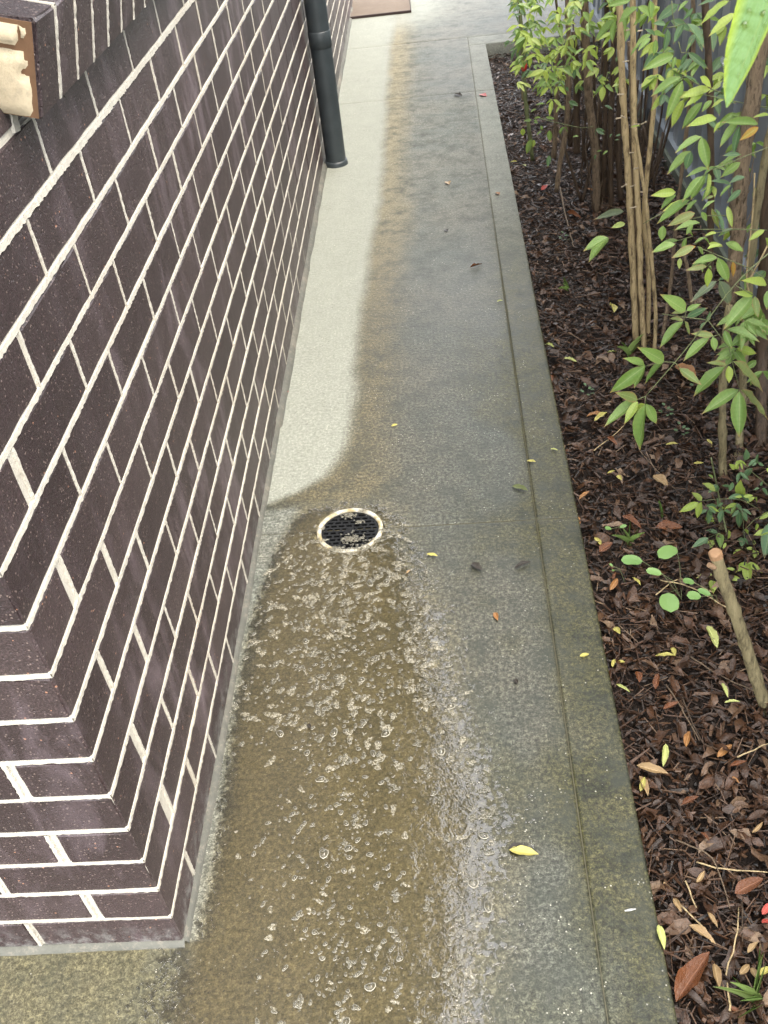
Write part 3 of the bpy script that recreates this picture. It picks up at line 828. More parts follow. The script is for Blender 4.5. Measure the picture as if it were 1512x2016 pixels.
def water():
    xs = np.arange(-.9, .66, .007); ys = np.arange(-1.4, 1.16, .007); X, Y = np.meshgrid(xs, ys, indexing='ij')
    wr = mapy(Y, WR)+(fbm(X*7, Y*14)-.5)*.05; lw = mapy(Y, WL)
    e = np.clip((wr+.11-X)/.20, 0, 1)
    left = np.where(Y > 0, sst(lw-.03, lw+.05, X), 1)
    left = np.where((Y <= 0), sst(-.16, .12, X+.1*(fbm(X*4, Y*4)-.5)), left)
    top = 1-sst(1.06, 1.18, Y+.08*np.abs(X-.2)); dd = np.hypot(X-DR[0], Y-DR[1])
    e = e*left*top; e = np.where(dd < .083, 0, e)
    Z = .0022+.0016*(fbm(X*22, Y*14)-.5)+.0012*np.sin((Y+.3*X)*180+6*fbm(X*6, Y*6))*.14*sst(.3, .7, fbm(X*5+3, Y*5))
    Z = Z-.0016*(1-sst(.2, .8, e))
    idx = np.arange(X.size).reshape(X.shape); E = e.reshape(-1)
    ok = (e > .02); inwall = (X < .002) & (Y > -.004)
    k = ok & ~inwall & (dd >= .083)
    q = k[:-1, :-1] & k[1:, :-1] & k[1:, 1:] & k[:-1, 1:]
    F = np.stack([idx[:-1, :-1][q], idx[1:, :-1][q], idx[1:, 1:][q], idx[:-1, 1:][q]], -1)
    used = np.unique(F); rem = np.zeros(X.size, int); rem[used] = np.arange(len(used))
    V = np.stack([X, Y, Z], -1).reshape(-1, 3)[used]
    me = mesh('water', V, rem[F]); a = me.attributes.new('edge', 'FLOAT', 'POINT'); a.data.foreach_set('value', E[used].astype(np.float32))
    o = link('water', me, film(), None, True); tag(o, kind='structure')
water()
# ------------------------------------------------------------------ foam and bubbles
def bubble_mats():
    t = NT('soap bubble film'); lw = t.n.new('ShaderNodeLayerWeight'); lw.inputs[0].default_value = .5
    gl = t.n.new('ShaderNodeBsdfGlossy'); gl.inputs['Roughness'].default_value = .06; tr = t.n.new('ShaderNodeBsdfTransparent'); tr.inputs[0].default_value = (.93, .92, .86, 1)
    df = t.n.new('ShaderNodeBsdfDiffuse'); df.inputs[0].default_value = (.46, .445, .37, 1)
    fr = t.n.new('ShaderNodeFresnel'); fr.inputs[0].default_value = 1.5
    a = t.n.new('ShaderNodeMixShader'); t.l.new(t.math('MULTIPLY', t.ramp(lw.outputs['Facing'], [(.25, .12), (.9, 1)]), .7), a.inputs[0]); t.l.new(tr.outputs[0], a.inputs[1]); t.l.new(df.outputs[0], a.inputs[2])
    b = t.n.new('ShaderNodeMixShader'); t.l.new(fr.outputs[0], b.inputs[0]); t.l.new(a.outputs[0], b.inputs[1]); t.l.new(gl.outputs[0], b.inputs[2]); t.l.new(b.outputs[0], t.out.inputs[0])
    return t.m
M_BUB = bubble_mats(); M_FOAM = simple('cream foam', (.40, .38, .305), .35, .35, 120, .6, .002)
def foam():
    dv = []; df = []; n = 9
    rings = [(1.0, 0), (.93, .36), (.74, .67), (.42, .90), (0, 1)]
    base = [(r*math.cos(2*math.pi*k/n), r*math.sin(2*math.pi*k/n), h) for r, h in rings[:-1] for k in range(n)]+[(0, 0, 1)]
    bf = [(i*n+k, i*n+(k+1) % n, (i+1)*n+(k+1) % n, (i+1)*n+k) for i in range(3) for k in range(n)]+[(3*n+k, 3*n+(k+1) % n, 4*n) for k in range(n)]
    base = np.array(base)
    tm = MB(); tm.lathe([(1.08, -.05), (1.03, .16), (.93, .18), (.85, -.02)], n); tb = np.array([tuple(v) for v in tm.v]); tf = tm.f
    V1 = []; F1 = []; V2 = []; F2 = []; o1 = o2 = 0
    def bub(x, y, r, z=.0035, el=1, an=0, rim=True):
        nonlocal o1, o2
        ca, sa = math.cos(an), math.sin(an); R = np.array([[ca*el, -sa/el**.5, 0], [sa*el, ca/el**.5, 0], [0, 0, .75]])
        ph1, ph2 = random.uniform(0, 6), random.uniform(0, 6); wob = lambda A: A*np.stack([1+.13*np.sin(2*np.arctan2(A[:, 1], A[:, 0])+ph1)+.09*np.sin(3*np.arctan2(A[:, 1], A[:, 0])+ph2)]*2+[np.ones(len(A))], -1)
        v = (wob(base)*r)@R.T+[x, y, z]; V1.append(v); F1.extend([tuple(q+o1 for q in f) for f in bf]); o1 += len(base)
        if rim: v = (wob(tb)*r)@R.T+[x, y, z]; V2.append(v); F2.extend([tuple(q+o2 for q in f) for f in tf]); o2 += len(tb)
    def dens(x, y):
        wr = float(mapy(y, WR)); l = float(mapy(y, WL)) if y > 0 else -.02
        if x > wr+.03 or x < l+.01 or (x < .01 and y > -.03): return 0
        d = math.exp(-((x-.30-(.9-y)*.07+.1)**2)/(.012+.006*(1-y)))
        if y > .45: d = d*1.3+.45
        d += 1.1*math.exp(-((x-(wr-.025))**2)/.0007)*(y < .75)
        if y > 1.0: d *= .6*(1-min(1, (y-1)/.12))
        if y < .1: d *= .8
        if y < 0 and x < .1: d *= .4
        return d
    cnt = 0
    while cnt < 1800:
        x, y = random.uniform(-.1, .6), random.uniform(-.2, 1.1)
        if math.hypot(x-DR[0], y-DR[1]) < .085: continue
        if random.random() < dens(x, y)*(.25+1.3*float(fbm(np.array(x*13), np.array(y*13), 2))**2):
            bub(x, y, .0010+.0038*random.random()**2.8, el=random.uniform(.9, 1.5), an=random.uniform(0, 3)); cnt += 1
    cl = 0
    while cl < 190:      # rafts of froth dragged along by the flow
        x, y = random.uniform(-.05, .55), random.uniform(-.2, 1.1)
        if random.random() > dens(x, y)*(1.3 if y > .4 else .5) or math.hypot(x-DR[0], y-DR[1]) < .08: continue
        a = random.uniform(.2, 1.2) if x < .3 else random.uniform(1.2, 2.2); k = random.randint(4, 17); L = random.uniform(.006, .022)
        for j in range(k):
            u = random.gauss(0, L*.5); q = random.gauss(0, L*.25); r = random.uniform(.0012, .0034)
            bub(x+u*math.cos(a)-q*math.sin(a), y+u*math.sin(a)+q*math.cos(a), r, z=.003+random.uniform(0, .0015), el=random.uniform(.9, 1.2))
        cl += 1
    for (cx, cy, s, k) in ((.205, 1.075, .020, 60), (.235, 1.045, .012, 26), (.222, .985, .024, 110), (.185, .948, .022, 80), (.235, .938, .03, 90), (.262, .95, .02, 50), (.15, .985, .012, 20), (.30, 1.01, .012, 25), (.285, .975, .014, 30), (.14, 1.03, .01, 14), (.25, 1.09, .012, 20)):
        for j in range(k): bub(cx+random.gauss(0, s*.6), cy+random.gauss(0, s*.35), random.uniform(.0011, .003), z=.0042+random.uniform(0, .002), el=random.uniform(.9, 1.2))
    # soft froth lumps
    fr = MB(); c2 = 0
    while c2 < 260:
        x, y = random.uniform(-.05, .55), random.uniform(-.2, 1.12)
        if random.random() > dens(x, y)*(1.2 if y > .35 else .45) or math.hypot(x-DR[0], y-DR[1]) < .087: continue
        R0 = random.uniform(.0025, .0085) if y > .3 else random.uniform(.002, .006); a = random.uniform(0, 3.14); el = random.uniform(1, 2.0); ph = [random.uniform(0, 6.28) for _ in range(4)]; nn = 14; v = []
        for rr, hh in ((1, -.02), (.93, .14), (.7, .26), (.35, .30)):
            for q in range(nn):
                th = 2*math.pi*q/nn; w_ = rr*(1+.22*math.sin(2*th+ph[0])+.18*math.sin(3*th+ph[1])+.14*math.sin(5*th+ph[2])); px, py = w_*R0*math.cos(th)*el, w_*R0*math.sin(th)
                v.append((x+px*math.cos(a)-py*math.sin(a), y+px*math.sin(a)+py*math.cos(a), .003+hh*R0*random.uniform(.7, 1.3)))
        fr.add(v, [(i*nn+q, i*nn+(q+1) % nn, (i+1)*nn+(q+1) % nn, (i+1)*nn+q) for i in range(3) for q in range(nn)]+[tuple(3*nn+q for q in range(nn))]); c2 += 1
    t = NT('thin froth'); n_ = t.noise(420, 3, .7); t.set(Base_Color=t.mix(n_, (.30, .27, .19), (.60, .57, .46)), Roughness=.3, Normal=t.bump(t.voro(600), .8, .001))
    tp = t.n.new('ShaderNodeBsdfTransparent'); mx = t.n.new('ShaderNodeMixShader'); t.l.new(t.ramp(t.noise(260, 3, .6), [(.40, .08), (.62, .62)]), mx.inputs[0]); t.l.new(tp.outputs[0], mx.inputs[1]); t.l.new(t.b.outputs[0], mx.inputs[2]); t.l.new(mx.outputs[0], t.out.inputs[0])
    tag(fr.build('froth', t.m, None, True), kind='stuff')
    for j in range(26):  # bigger single bubbles
        while True:
            x, y = random.uniform(.1, .52), random.uniform(-.2, .85)
            if random.random() < dens(x, y): break
        bub(x, y, random.uniform(.005, .0085), el=random.uniform(1, 1.3), an=random.uniform(0, 3))
    root = tag(empty('foam', (.25, .5, 0)), kind='stuff'); root.location = (0, 0, 0)
    o = link('bubbles', mesh('bubbles', np.concatenate(V1), F1), M_BUB, None, True); tag(o, kind='stuff')
    o2_ = link('foam', mesh('foam', np.concatenate(V2), F2), M_FOAM, None, True); tag(o2_, kind='stuff')
    bpy.data.objects.remove(root)
foam()
# ------------------------------------------------------------------ brick wall
WA = .0167; H = .08375; Z0 = .0058; L = .2420; OFF = .1228
wall = tag(empty('brick_wall', (0, 0, 0), WA), 'dark purple-brown brick house wall with pale mortar joints, corner beside the wet path', 'wall')
def cuts(a, b, n, e=.0032): return [a, a+e]+list(np.linspace(a+e, b-e, n+1)[1:-1])+[b-e, b]
def brick_mesh(dx, dy, dz, n=(2, 7, 3), seed=0, worn=1.0):
    rs = random.Random(seed); xs, ys, zs = cuts(-dx/2, dx/2, n[0]), cuts(-dy/2, dy/2, n[1]), cuts(-dz/2, dz/2, n[2])
    A = (xs, ys, zs); idx = {}; V = []; F = []
    def vid(i, j, k):
        key = (i, j, k)
        if key in idx: return idx[key]
        p = [A[0][i], A[1][j], A[2][k]]; ext = [i in (0, len(xs)-1), j in (0, len(ys)-1), k in (0, len(zs)-1)]; s = sum(ext)
        pull = (0, 0, .0016, .0022)[s]*worn
        if s >= 2: pull += rs.random()**3*.0016*worn
        q = [c-math.copysign(pull, c) if e else c+rs.uniform(-.0009, .0009) for c, e in zip(p, ext)]
        if s == 1: q = [c+math.copysign(rs.uniform(-.0004, .0004), c) if e else c for c, e in zip(q, ext)]
        idx[key] = len(V); V.append(q); return idx[key]
    for ax in range(3):
        u, v = [(1, 2), (2, 0), (0, 1)][ax]
        for side in (0, len(A[ax])-1):
            for i in range(len(A[u])-1):
                for j in range(len(A[v])-1):
                    def K(a, b):
                        c = [0, 0, 0]; c[ax] = side; c[u] = a; c[v] = b; return vid(*c)
                    f = (K(i, j), K(i+1, j), K(i+1, j+1), K(i, j+1)); F.append(f if side else f[::-1])
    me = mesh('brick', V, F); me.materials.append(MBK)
    me.polygons.foreach_set('use_smooth', [False]*len(F)); return me
BH = H-.0078; D = .11
strs = [brick_mesh(D, L-.0058, BH, seed=i) for i in range(6)]
strf = [brick_mesh(L-.0078, D, BH, n=(7, 2, 3), seed=20+i) for i in range(3)]
half = [brick_mesh(D, D, BH, n=(3, 3, 3), seed=40+i) for i in range(2)]
SHIFT = {0: -.006, 1: 0, 2: .011, 3: -.004}
bricks = []     # (mesh, loc, size for ranking)
WIN = (.44, 2.20, 14, 27)
for k in range(28):
    z = Z0+H*(k+.5); sh = SHIFT.get(k, random.uniform(-.006, .006)); zz = z+random.uniform(-.0008, .0008)
    if k >= 13: zz += .0012 if k == 13 else 0
    if k % 2 == 0:   # corner: stretcher along the front face, header on the side
        bricks.append((random.choice(strf), ((-(L-.0078)/2, (D)/2, zz)), 0)); first = OFF+sh; fx = -L
    else:
        bricks.append((random.choice(strs), ((-D/2, (L-.0078)/2, zz)), 0)); first = OFF+L/2+sh; fx = -OFF
    y = first
    while y < 6.75:
        if not (k >= WIN[2] and k < WIN[3] and y+L*.6 > WIN[0] and y < WIN[1]):
            bricks.append((random.choice(strs), (-D/2+random.uniform(-.0012, .0008), y+L/2, zz+random.uniform(-.0006, .0006)), 1))
        elif k >= WIN[2] and y < WIN[0]-.07:
            bricks.append((half[0], (-D/2, y+.005+D/2, zz), 1))
        y += L
    x = fx
    while x > -1.35: bricks.append((random.choice(strf), (x-L/2, D/2+random.uniform(-.0008, .0008), zz), 2)); x -= L
cw = np.array((.50703, -.72376, 1.50082)); Rn, Un, Fn = (np.array(v) for v in (R_, U_, F_))
def px_of(p):
    c, s = math.cos(WA), math.sin(WA); P = np.array((p[0]*c-p[1]*s, p[0]*s+p[1]*c, p[2]))-cw; d = P@Fn
    if d < .05: return None
    return 756+1852*(P@Rn)/d, 1008-1852*(P@Un)/d, d, P
rank = []
for i, (me, loc, f) in enumerate(bricks):
    fc = (0, loc[1], loc[2]) if f < 2 else (loc[0], 0, loc[2]); q = px_of(fc); sc = -1
    if q and -130 < q[0] < 700 and -120 < q[1] < 2100:
        nrm = np.array((1, 0, 0)) if f < 2 else np.array((0, -1, 0)); sc = max(abs(nrm@q[3])/q[2]**3, 0)+(1 if f == 0 else 0)
    rank.append(sc)
order = sorted(range(len(bricks)), key=lambda i: -rank[i]); parts = set([i for i in order[:285] if rank[i] > 0])
rest = MB()
for i, (me, loc, f) in enumerate(bricks):
    if i in parts:
        o = link('brick', me, None, wall); o.location = loc; o.rotation_euler = (random.gauss(0, .003), random.gauss(0, .003), random.gauss(0, .002))
    else:
        sx, sy = (D, L-.0095) if me in strs else ((L-.0095, D) if me in strf else (D, D))
        rest.box((loc[0]-sx/2, loc[1]-sy/2, loc[2]-BH/2), (loc[0]+sx/2, loc[1]+sy/2, loc[2]+BH/2))
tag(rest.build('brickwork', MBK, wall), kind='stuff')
# mortar bedding: recessed a hair behind the brick faces, ragged where it shows
mo = MB(); e = .0022
def mwall(y0, y1, z0, z1): mo.box((-D+.004, y0, z0), (-e, y1, z1))
zw = Z0+H*14-.002
mwall(e, 6.8, -.05, zw); mwall(e, WIN[0]+.0, zw+.0001, 2.36); mwall(WIN[1]+.02, 6.8, zw+.0001, 2.36)
mo.box((-1.4, e, -.05), (-D+.0039, D-.004, 2.36))
mo.build('mortar', MM, wall)
# ragged mortar beads sitting slightly proud in the nearer joints
bead = MB()
def strip(p0, p1, nrm, wid, step=.006, proud=.0012):
    p0, p1, nrm = Vector(p0), Vector(p1), Vector(nrm); t = (p1-p0); Ln = t.length; t.normalize(); s = nrm.cross(t); n = max(2, int(Ln/step)); v = []
    for i in range(n+1):
        p = p0+t*(Ln*i/n); a = wid*(1+random.uniform(-.20, .24)); b = wid*(1+random.uniform(-.20, .24)); h = proud*random.uniform(.4, 1.5)
        v += [p+s*a-nrm*.003, p+s*a*.75+nrm*h*.8, p-s*b*.75+nrm*h, p-s*b-nrm*.003]
    f = [(i*4+j, i*4+j+1, i*4+j+5, i*4+j+4) for i in range(n) for j in range(3)]
    bead.add(v, f)
for k in range(1, 14):
    z = Z0+H*k; wd = .0043 if k != 13 else .0060
    strip((0, .0, z), (0, 1.6+.0*k, z), (1, 0, 0), wd*random.uniform(.85, 1.1), proud=.0013 if k < 13 else .0024)
    strip((0, 1.6, z), (0, 6.7, z), (1, 0, 0), wd*.95, step=.02)
    strip((.0, 0, z), (-1.0, 0, z), (0, -1, 0), wd*random.uniform(.9, 1.1))
for k in range(14):
    z = Z0+H*k; ys_ = sorted({round(loc[1]-L/2, 4) for (me, loc, f) in bricks if f == 1 and abs(loc[2]-(z+H/2)) < .01})
    for y in ys_:
        if y < 2.6: strip((0, y, z+.004), (0, y, z+H-.004), (1, 0, 0), random.uniform(.0026, .0036) if y < 1.5 else .0028, step=.005 if y < 1.2 else .012, proud=.0009)
    xs_ = sorted({round(loc[0]+L/2, 4) for (me, loc, f) in bricks if f == 2 and abs(loc[2]-(z+H/2)) < .01})
    for x in xs_: strip((x, 0, z+.004), (x, 0, z+H-.004), (0, -1, 0), random.uniform(.0036, .0046), step=.005)
tag(bead.build('mortar_joint', MM, wall, False), kind='stuff')
# rough mortar fillet at the foot of the wall
fm = MB()
def fillet(p0, p1, nrm, step=.012):
    p0, p1, nrm = Vector(p0), Vector(p1), Vector(nrm); t = p1-p0; Ln = t.length; t.normalize(); n = int(Ln/step); v = []
    for i in range(n+1):
        p = p0+t*(Ln*i/n); o = .007+.007*float(fbm(np.array(i*.11), np.array(p0.y+3), 3)); h = .006+.012*float(fbm(np.array(i*.08+50), np.array(2.), 3))
        if (p0+t*(Ln*i/n)).y > 1.5: o += .006; h += .006
        v += [p-nrm*.004+Vector((0, 0, h)), p+nrm*o*.35+Vector((0, 0, h*.9)), p+nrm*o*.8+Vector((0, 0, h*.45)), p+nrm*o+Vector((0, 0, -.003))]
    fm.add(v, [(i*4+j, i*4+j+1, i*4+j+5, i*4+j+4) for i in range(n) for j in range(3)])
fillet((0, 0, 0), (0, 6.7, 0), (1, 0, 0)); fillet((0.003, 0, 0), (-1.35, 0, 0), (0, -1, 0))
fm.build('mortar_fillet', mortar_mat('grimy mortar', (.06, .062, .055), (.20, .20, .175), (.085, .088, .075)), wall, True)
# window sill: bricks on edge, tipped outward, with a raw mortared end
sill = empty('window_sill'); sill.parent = wall
tl = math.radians(14.5); SB = brick_mesh(.23, .0735, .108, n=(6, 2, 3), seed=77, worn=1.2); SB2 = brick_mesh(.23, .0735, .108, n=(6, 2, 3), seed=78, worn=1.2)
for i in range(21):
    o = link('brick', SB if i % 2 else SB2, None, sill)
    a = Vector((-.1145, 0, .054)); Rm = Matrix.Rotation(tl, 4, 'Y'); o.location = Vector((.042, .4065+.0375+.0822*i, 1.1905))+Rm@a; o.rotation_euler = (0, tl, 0)
sm = MB(); Rm = Matrix.Translation((.042, 0, 1.1905))@Matrix.Rotation(tl, 4, 'Y')
sm.box((-.225, .4125, .002), (-.003, 2.12, .1050), Rm); sm.build('mortar', MM, sill)
sj = MB(); sv = bead; bead = sj
for i in range(20):
    y_ = .4440+.0822*i+.0411; strip(Rm@Vector((0, y_, .002)), Rm@Vector((0, y_, .1065)), Rm.to_3x3()@Vector((1, 0, 0)), random.uniform(.0030, .0040), step=.006, proud=.0012); strip(Rm@Vector((0, y_, .108)), Rm@Vector((-.2, y_, .108)), Rm.to_3x3()@Vector((0, 0, 1)), .0034, step=.01, proud=.0008)
bead = sv; tag(sj.build('mortar_joint', MM, sill), kind='stuff')
# mortar lump on the end face
lb = MB(); nx, nz = 14, 12; v = []
for i in range(nx+1):
    for j in range(nz+1):
        u, q = i/nx, j/nz; x = -.075+u*.066; zq = .001+q*.100
        hgt = .004+.010*float(fbm(np.array(u*4+1), np.array(q*5), 3)); edge = min(u, 1-u, q, 1-q); hgt *= min(1, edge*8+.1)
        brown = (q > .72 and q < .8) or (u > .8 and q > .42 and float(fbm(np.array(u*7), np.array(q*7+3), 2)) > .38)
        if brown: hgt = -.002
        v.append(Rm@Vector((x+random.uniform(-.001, .001), .4075-hgt, zq)))
lb.add(v, [(i*(nz+1)+j, (i+1)*(nz+1)+j, (i+1)*(nz+1)+j+1, i*(nz+1)+j+1) for i in range(nx) for j in range(nz)])
lb.build('mortar_lump', mortar_mat('rough cream mortar', (.44, .37, .25), (.64, .55, .39)), sill, True)
eb = MB(); eb.box((-.2, .4060, .001), (-.0035, .4078, .105), Rm); eb.build('brick_end', simple('raw brown brick end', (.150, .082, .042), .8, .3, 60), sill)
pj = MB(); sv = bead; bead = pj; strip((-.0, .425, 1.175), (-.0, .4445, 1.30), (1, 0, 0), .010, proud=.002); bead = sv
pj.build('mortar_joint', MM, sill)
# window above the sill
wf = empty('window'); wf.parent = wall
M_WF = simple('charcoal window frame', (.03, .03, .032), .4, .1); fr = MB()
fr.box((-.09, .44, 1.275), (-.05, 2.19, 1.32)); fr.box((-.09, .44, 2.27), (-.05, 2.19, 2.32)); fr.box((-.09, .44, 1.3201), (-.05, .485, 2.2699)); fr.box((-.09, 2.145, 1.3201), (-.05, 2.19, 2.2699)); fr.build('frame', M_WF, wf)
t = NT('window glass'); t.set(Base_Color=(.02, .025, .03), Roughness=.03); pn = MB(); pn.box((-.075, .4851, 1.3201), (-.069, 2.1449, 2.2699)); pn.build('pane', t.m, wf)
# ------------------------------------------------------------------ unseen eave over the path, edge set to shape the sky reflected in the water
ev = tag(empty('unseen_eave'), 'unseen house eave with dark gutter over the path, placed to shape reflected light', 'eave')
ev.rotation_euler[2] = WA
b = MB(); b.box((-1.5, -.42, 2.365), (.29, 8.6, 2.375)); b.build('soffit', simple('grey soffit sheet', (.42, .41, .38), .8, .05), ev)
b = MB(); b.box((.292, -.53, 2.34), (.40, 8.6, 2.46)); b.box((-1.5, -.53, 2.34), (.2915, -.422, 2.46)); b.build('gutter', simple('charcoal gutter', (.04, .045, .05), .4, .1), ev)
b = MB(); b.add([(.40, -.5, 2.462), (.40, 8.6, 2.462), (-1.6, 8.6, 3.1), (-1.6, -.5, 3.1)], [(0, 1, 2, 3)]); b.build('roof', simple('dark roof tile', (.05, .045, .045), .8, .2), ev)
# ------------------------------------------------------------------ downpipe
dp = tag(empty('downpipe', (.0, 3.60, 0)), 'dark blue-grey plastic downpipe with collars on the brick wall', 'pipe')
M_PVC = simple('slate grey plastic', (.034, .043, .048), .42, .35, 22, .25)
b = MB(); b.lathe([(.046, .012), (.046, 2.34)], 32); p_ = b.build('pipe', M_PVC, dp, True)
for nm, z, hh, rr in (('socket', .50, .060, .0485), ('collar', .955, .055, .052)):
    b = MB(); b.lathe([(.0462, z-.001), (rr-.001, z-.001), (rr, z), (rr, z+hh), (rr-.0015, z+hh+.002), (.0462, z+hh+.003)], 32); b.build(nm, M_PVC, dp, True)
b = MB(); b.lathe([(.046, .022), (.050, .022), (.052, .012), (.054, .0), (.054, -.02)], 32); b.build('base_socket', M_PVC, dp, True)
b = MB(); b.box((-.09, -.018, .962), (-.047, .018, .990)); b.box((-.058, -.0225, .958), (-.02, -.0, .985)) if False else None; b.build('bracket', M_PVC, dp)
dp.location = (-.0167*3.6+.058, 3.60, 0)
# ------------------------------------------------------------------ door mat
mt = tag(empty('door_mat', (.086, 6.72, 0), math.radians(-2.2+4)), 'brown woven door mat with darker edge at the far end of the path', 'mat')
t = NT('woven coir'); n = t.noise(160, 4, .7); t.set(Base_Color=t.mix(t.mix(.5, n, t.noise(9, 3)), (.075, .055, .040), (.24, .19, .145)), Roughness=.95, Normal=t.bump(n, 1, .004)); M_MAT = t.m
b = MB(); b.box((-.213, -.30, .002), (.213, .30, .014)); b.build('weave', M_MAT, mt)
b = MB()
for a_, c_ in (((-.22, -.3115, .0015), (.22, -.3005, .016)), ((-.22, .3005, .0015), (.22, .3115, .016)), ((-.2205, -.3, .0015), (-.2135, .3, .0155)), ((.2135, -.3, .0015), (.2205, .3, .0155))): b.box(a_, c_)
b.build('border', simple('dark mat edging', (.035, .020, .018), .8, .2), mt)
# ------------------------------------------------------------------ garden bed
def bedsheet():
    xs = np.arange(.765, 1.56, .03); ys = np.arange(-1.6, 5.44, .04); X, Y = np.meshgrid(xs, ys, indexing='ij')
    Z = -.088+.022*(fbm(X*4, Y*4)-.5)+.012*sst(1.1, 1.5, X)
    i = np.arange(X.size).reshape(X.shape); F = np.stack([i[:-1, :-1], i[1:, :-1], i[1:, 1:], i[:-1, 1:]], -1).reshape(-1, 4)
    tag(link('garden_soil', mesh('garden_soil', np.stack([X, Y, Z], -1).reshape(-1, 3), F), simple('wet dark soil', (.022, .013, .008), .7, .4, 60, 1, .006), None, True), kind='structure')
bedsheet()
def mulch_mat():
    t = NT('wet bark mulch'); tone = t.attr('tone'); n = t.noise(170, 4, .7, sc=(1, 1, 1))
    c = t.ramp(tone, [(0, (.009, .006, .004)), (.42, (.030, .0165, .0095)), (.70, (.074, .034, .016)), (.89, (.120, .070, .040)), (1, (.27, .19, .12))])
    c = t.mix(.8, c, t.ramp(n, [(.3, .55), (.7, 1.5)]), 'MULTIPLY')
    t.set(Base_Color=c, Roughness=.30, Normal=t.bump(n, .7, .003)); t.b.inputs['Specular IOR Level'].default_value = .5; return t.m
M_MULCH = mulch_mat()
def rotm(a, b, c):
    ca, sa, cb, sb, cc, sc = np.cos(a), np.sin(a), np.cos(b), np.sin(b), np.cos(c), np.sin(c)
    return np.stack([np.stack([ca*cb, ca*sb*sc-sa*cc, ca*sb*cc+sa*sc], -1), np.stack([sa*cb, sa*sb*sc+ca*cc, sa*sb*cc-ca*sc], -1), np.stack([-sb, cb*sc, cb*cc], -1)], -2)
def bed_points(n, bias=1.0):
    y = -.6+6.0*rng.random(n*3); keep = rng.random(n*3) < (1/(1+np.maximum(y, 0)*bias)); y = y[keep][:n]; x = .776+rng.random(len(y))*.68
    return x, y
def scatter(name, tmpl, faces, n, size, tilt, z, tone, bias=.5, smooth=False):
    x, y = bed_points(n, bias); n = len(x); s = size(n); R = rotm(rng.random(n)*6.283, (rng.random(n)-.5)*tilt, (rng.random(n)-.5)*tilt*1.6)
    T = tmpl[None]*s[:, None, :]+(rng.random((n,)+tmpl.shape)-.5)*s[:, None, :]*.28
    V = np.einsum('nij,nkj->nki', R, T); zz = z(n)+.012*sst(1.1, 1.5, x)+.022*(fbm(x*4, y*4)-.5)
    V += np.stack([x, y, zz], -1)[:, None]; V[:, :, 0] = np.maximum(V[:, :, 0], .7715)
    k = len(tmpl); F = (faces[None]+(np.arange(n)*k)[:, None, None]).reshape(-1, faces.shape[1])
    me = mesh(name, V.reshape(-1, 3), F); a = me.attributes.new('tone', 'FLOAT', 'POINT'); a.data.foreach_set('value', np.repeat(tone(n), k).astype(np.float32))
    return tag(link(name, me, M_MULCH, None, smooth), kind='stuff')
cube = np.array([(-.5, -.35, -.5), (-.5, .35, -.5), (-.5, .3, .5), (-.5, -.3, .5), (.5, -.5, -.5), (.5, .5, -.4), (.5, .4, .5), (.5, -.4, .4)])
cf = np.array([(0, 1, 2, 3), (4, 7, 6, 5), (0, 4, 5, 1), (1, 5, 6, 2), (2, 6, 7, 3), (3, 7, 4, 0)])
scatter('bark_mulch', cube, cf, 26000, lambda n: np.stack([.006+.034*rng.random(n)**2.0, .002+.009*rng.random(n)**1.8, .0015+.003*rng.random(n)], -1), .7, lambda n: -.082+.022*rng.random(n), lambda n: rng.random(n)**1.15*.86, .35)
scatter('bark_splinters', cube, cf, 7500, lambda n: np.stack([.020+.055*rng.random(n)**2, .0012+.0018*rng.random(n), .001+.0015*rng.random(n)], -1), .5, lambda n: -.072+.018*rng.random(n), lambda n: .35+.62*rng.random(n)**1.4, .5)
lt = []; 
for i in range(5):
    u = i/4; wv = [0, .36, .5, .36, 0][i]
    lt += [(u-.5, -wv, .25*wv+.12*math.sin(u*5)), (u-.5, 0, .12*math.sin(u*5)), (u-.5, wv, .3*wv+.12*math.sin(u*5))]
lf = np.array([(i*3+j, (i+1)*3+j, (i+1)*3+j+1, i*3+j+1) for i in range(4) for j in range(2)])
scatter('leaf_litter', np.array(lt), lf, 3400, lambda n: (lambda a: np.stack([a, a*(.28+.25*rng.random(n)), a*.7], -1))(.016+.036*rng.random(n)**1.5), .8, lambda n: -.066+.014*rng.random(n), lambda n: .45+.5*rng.random(n)**1.6, .5, True)
# ------------------------------------------------------------------ leaves
def leaf_mesh(name, mat, seed, nseg=8, power=(.72, 1.15), fold=.22, droop=.22, wav=.03):
    rs = random.Random(seed); xm = power[0]/(power[0]+power[1]); mx = xm**power[0]*(1-xm)**power[1]; V = []; mid = []; tip = []; bend = rs.uniform(-.06, .06)
    fold *= rs.uniform(.6, 1.4); droop *= rs.uniform(.5, 1.5)
    for i in range(nseg+1):
        u = i/nseg; wd = (max(u, 1e-4)**power[0]*(1-u)**power[1])/mx*.5 if i < nseg else 0
        wd = max(wd, .012)
        for s in (-1, -.5, 0, .5, 1):
            V.append((u, s*wd+bend*math.sin(u*3.14)*.5, fold*abs(s)*wd*1.2-droop*u*u*.5+droop*.5*u+wav*rs.uniform(-1, 1)*(abs(s) > .7)*wd*3)); mid.append(abs(s)); tip.append(u)
    F = [(i*5+j, (i+1)*5+j, (i+1)*5+j+1, i*5+j+1) for i in range(nseg) for j in range(4)]
    me = mesh(name, V, F); me.materials.append(mat); me.polygons.foreach_set('use_smooth', [True]*len(F))
    for nm, a in (('mid', mid), ('tip', tip)): me.attributes.new(nm, 'FLOAT', 'POINT').data.foreach_set('value', a)
    return me
LV = [[leaf_mesh('leaf', ML[c], c*10+i) for i in range(3)] for c in range(7)]
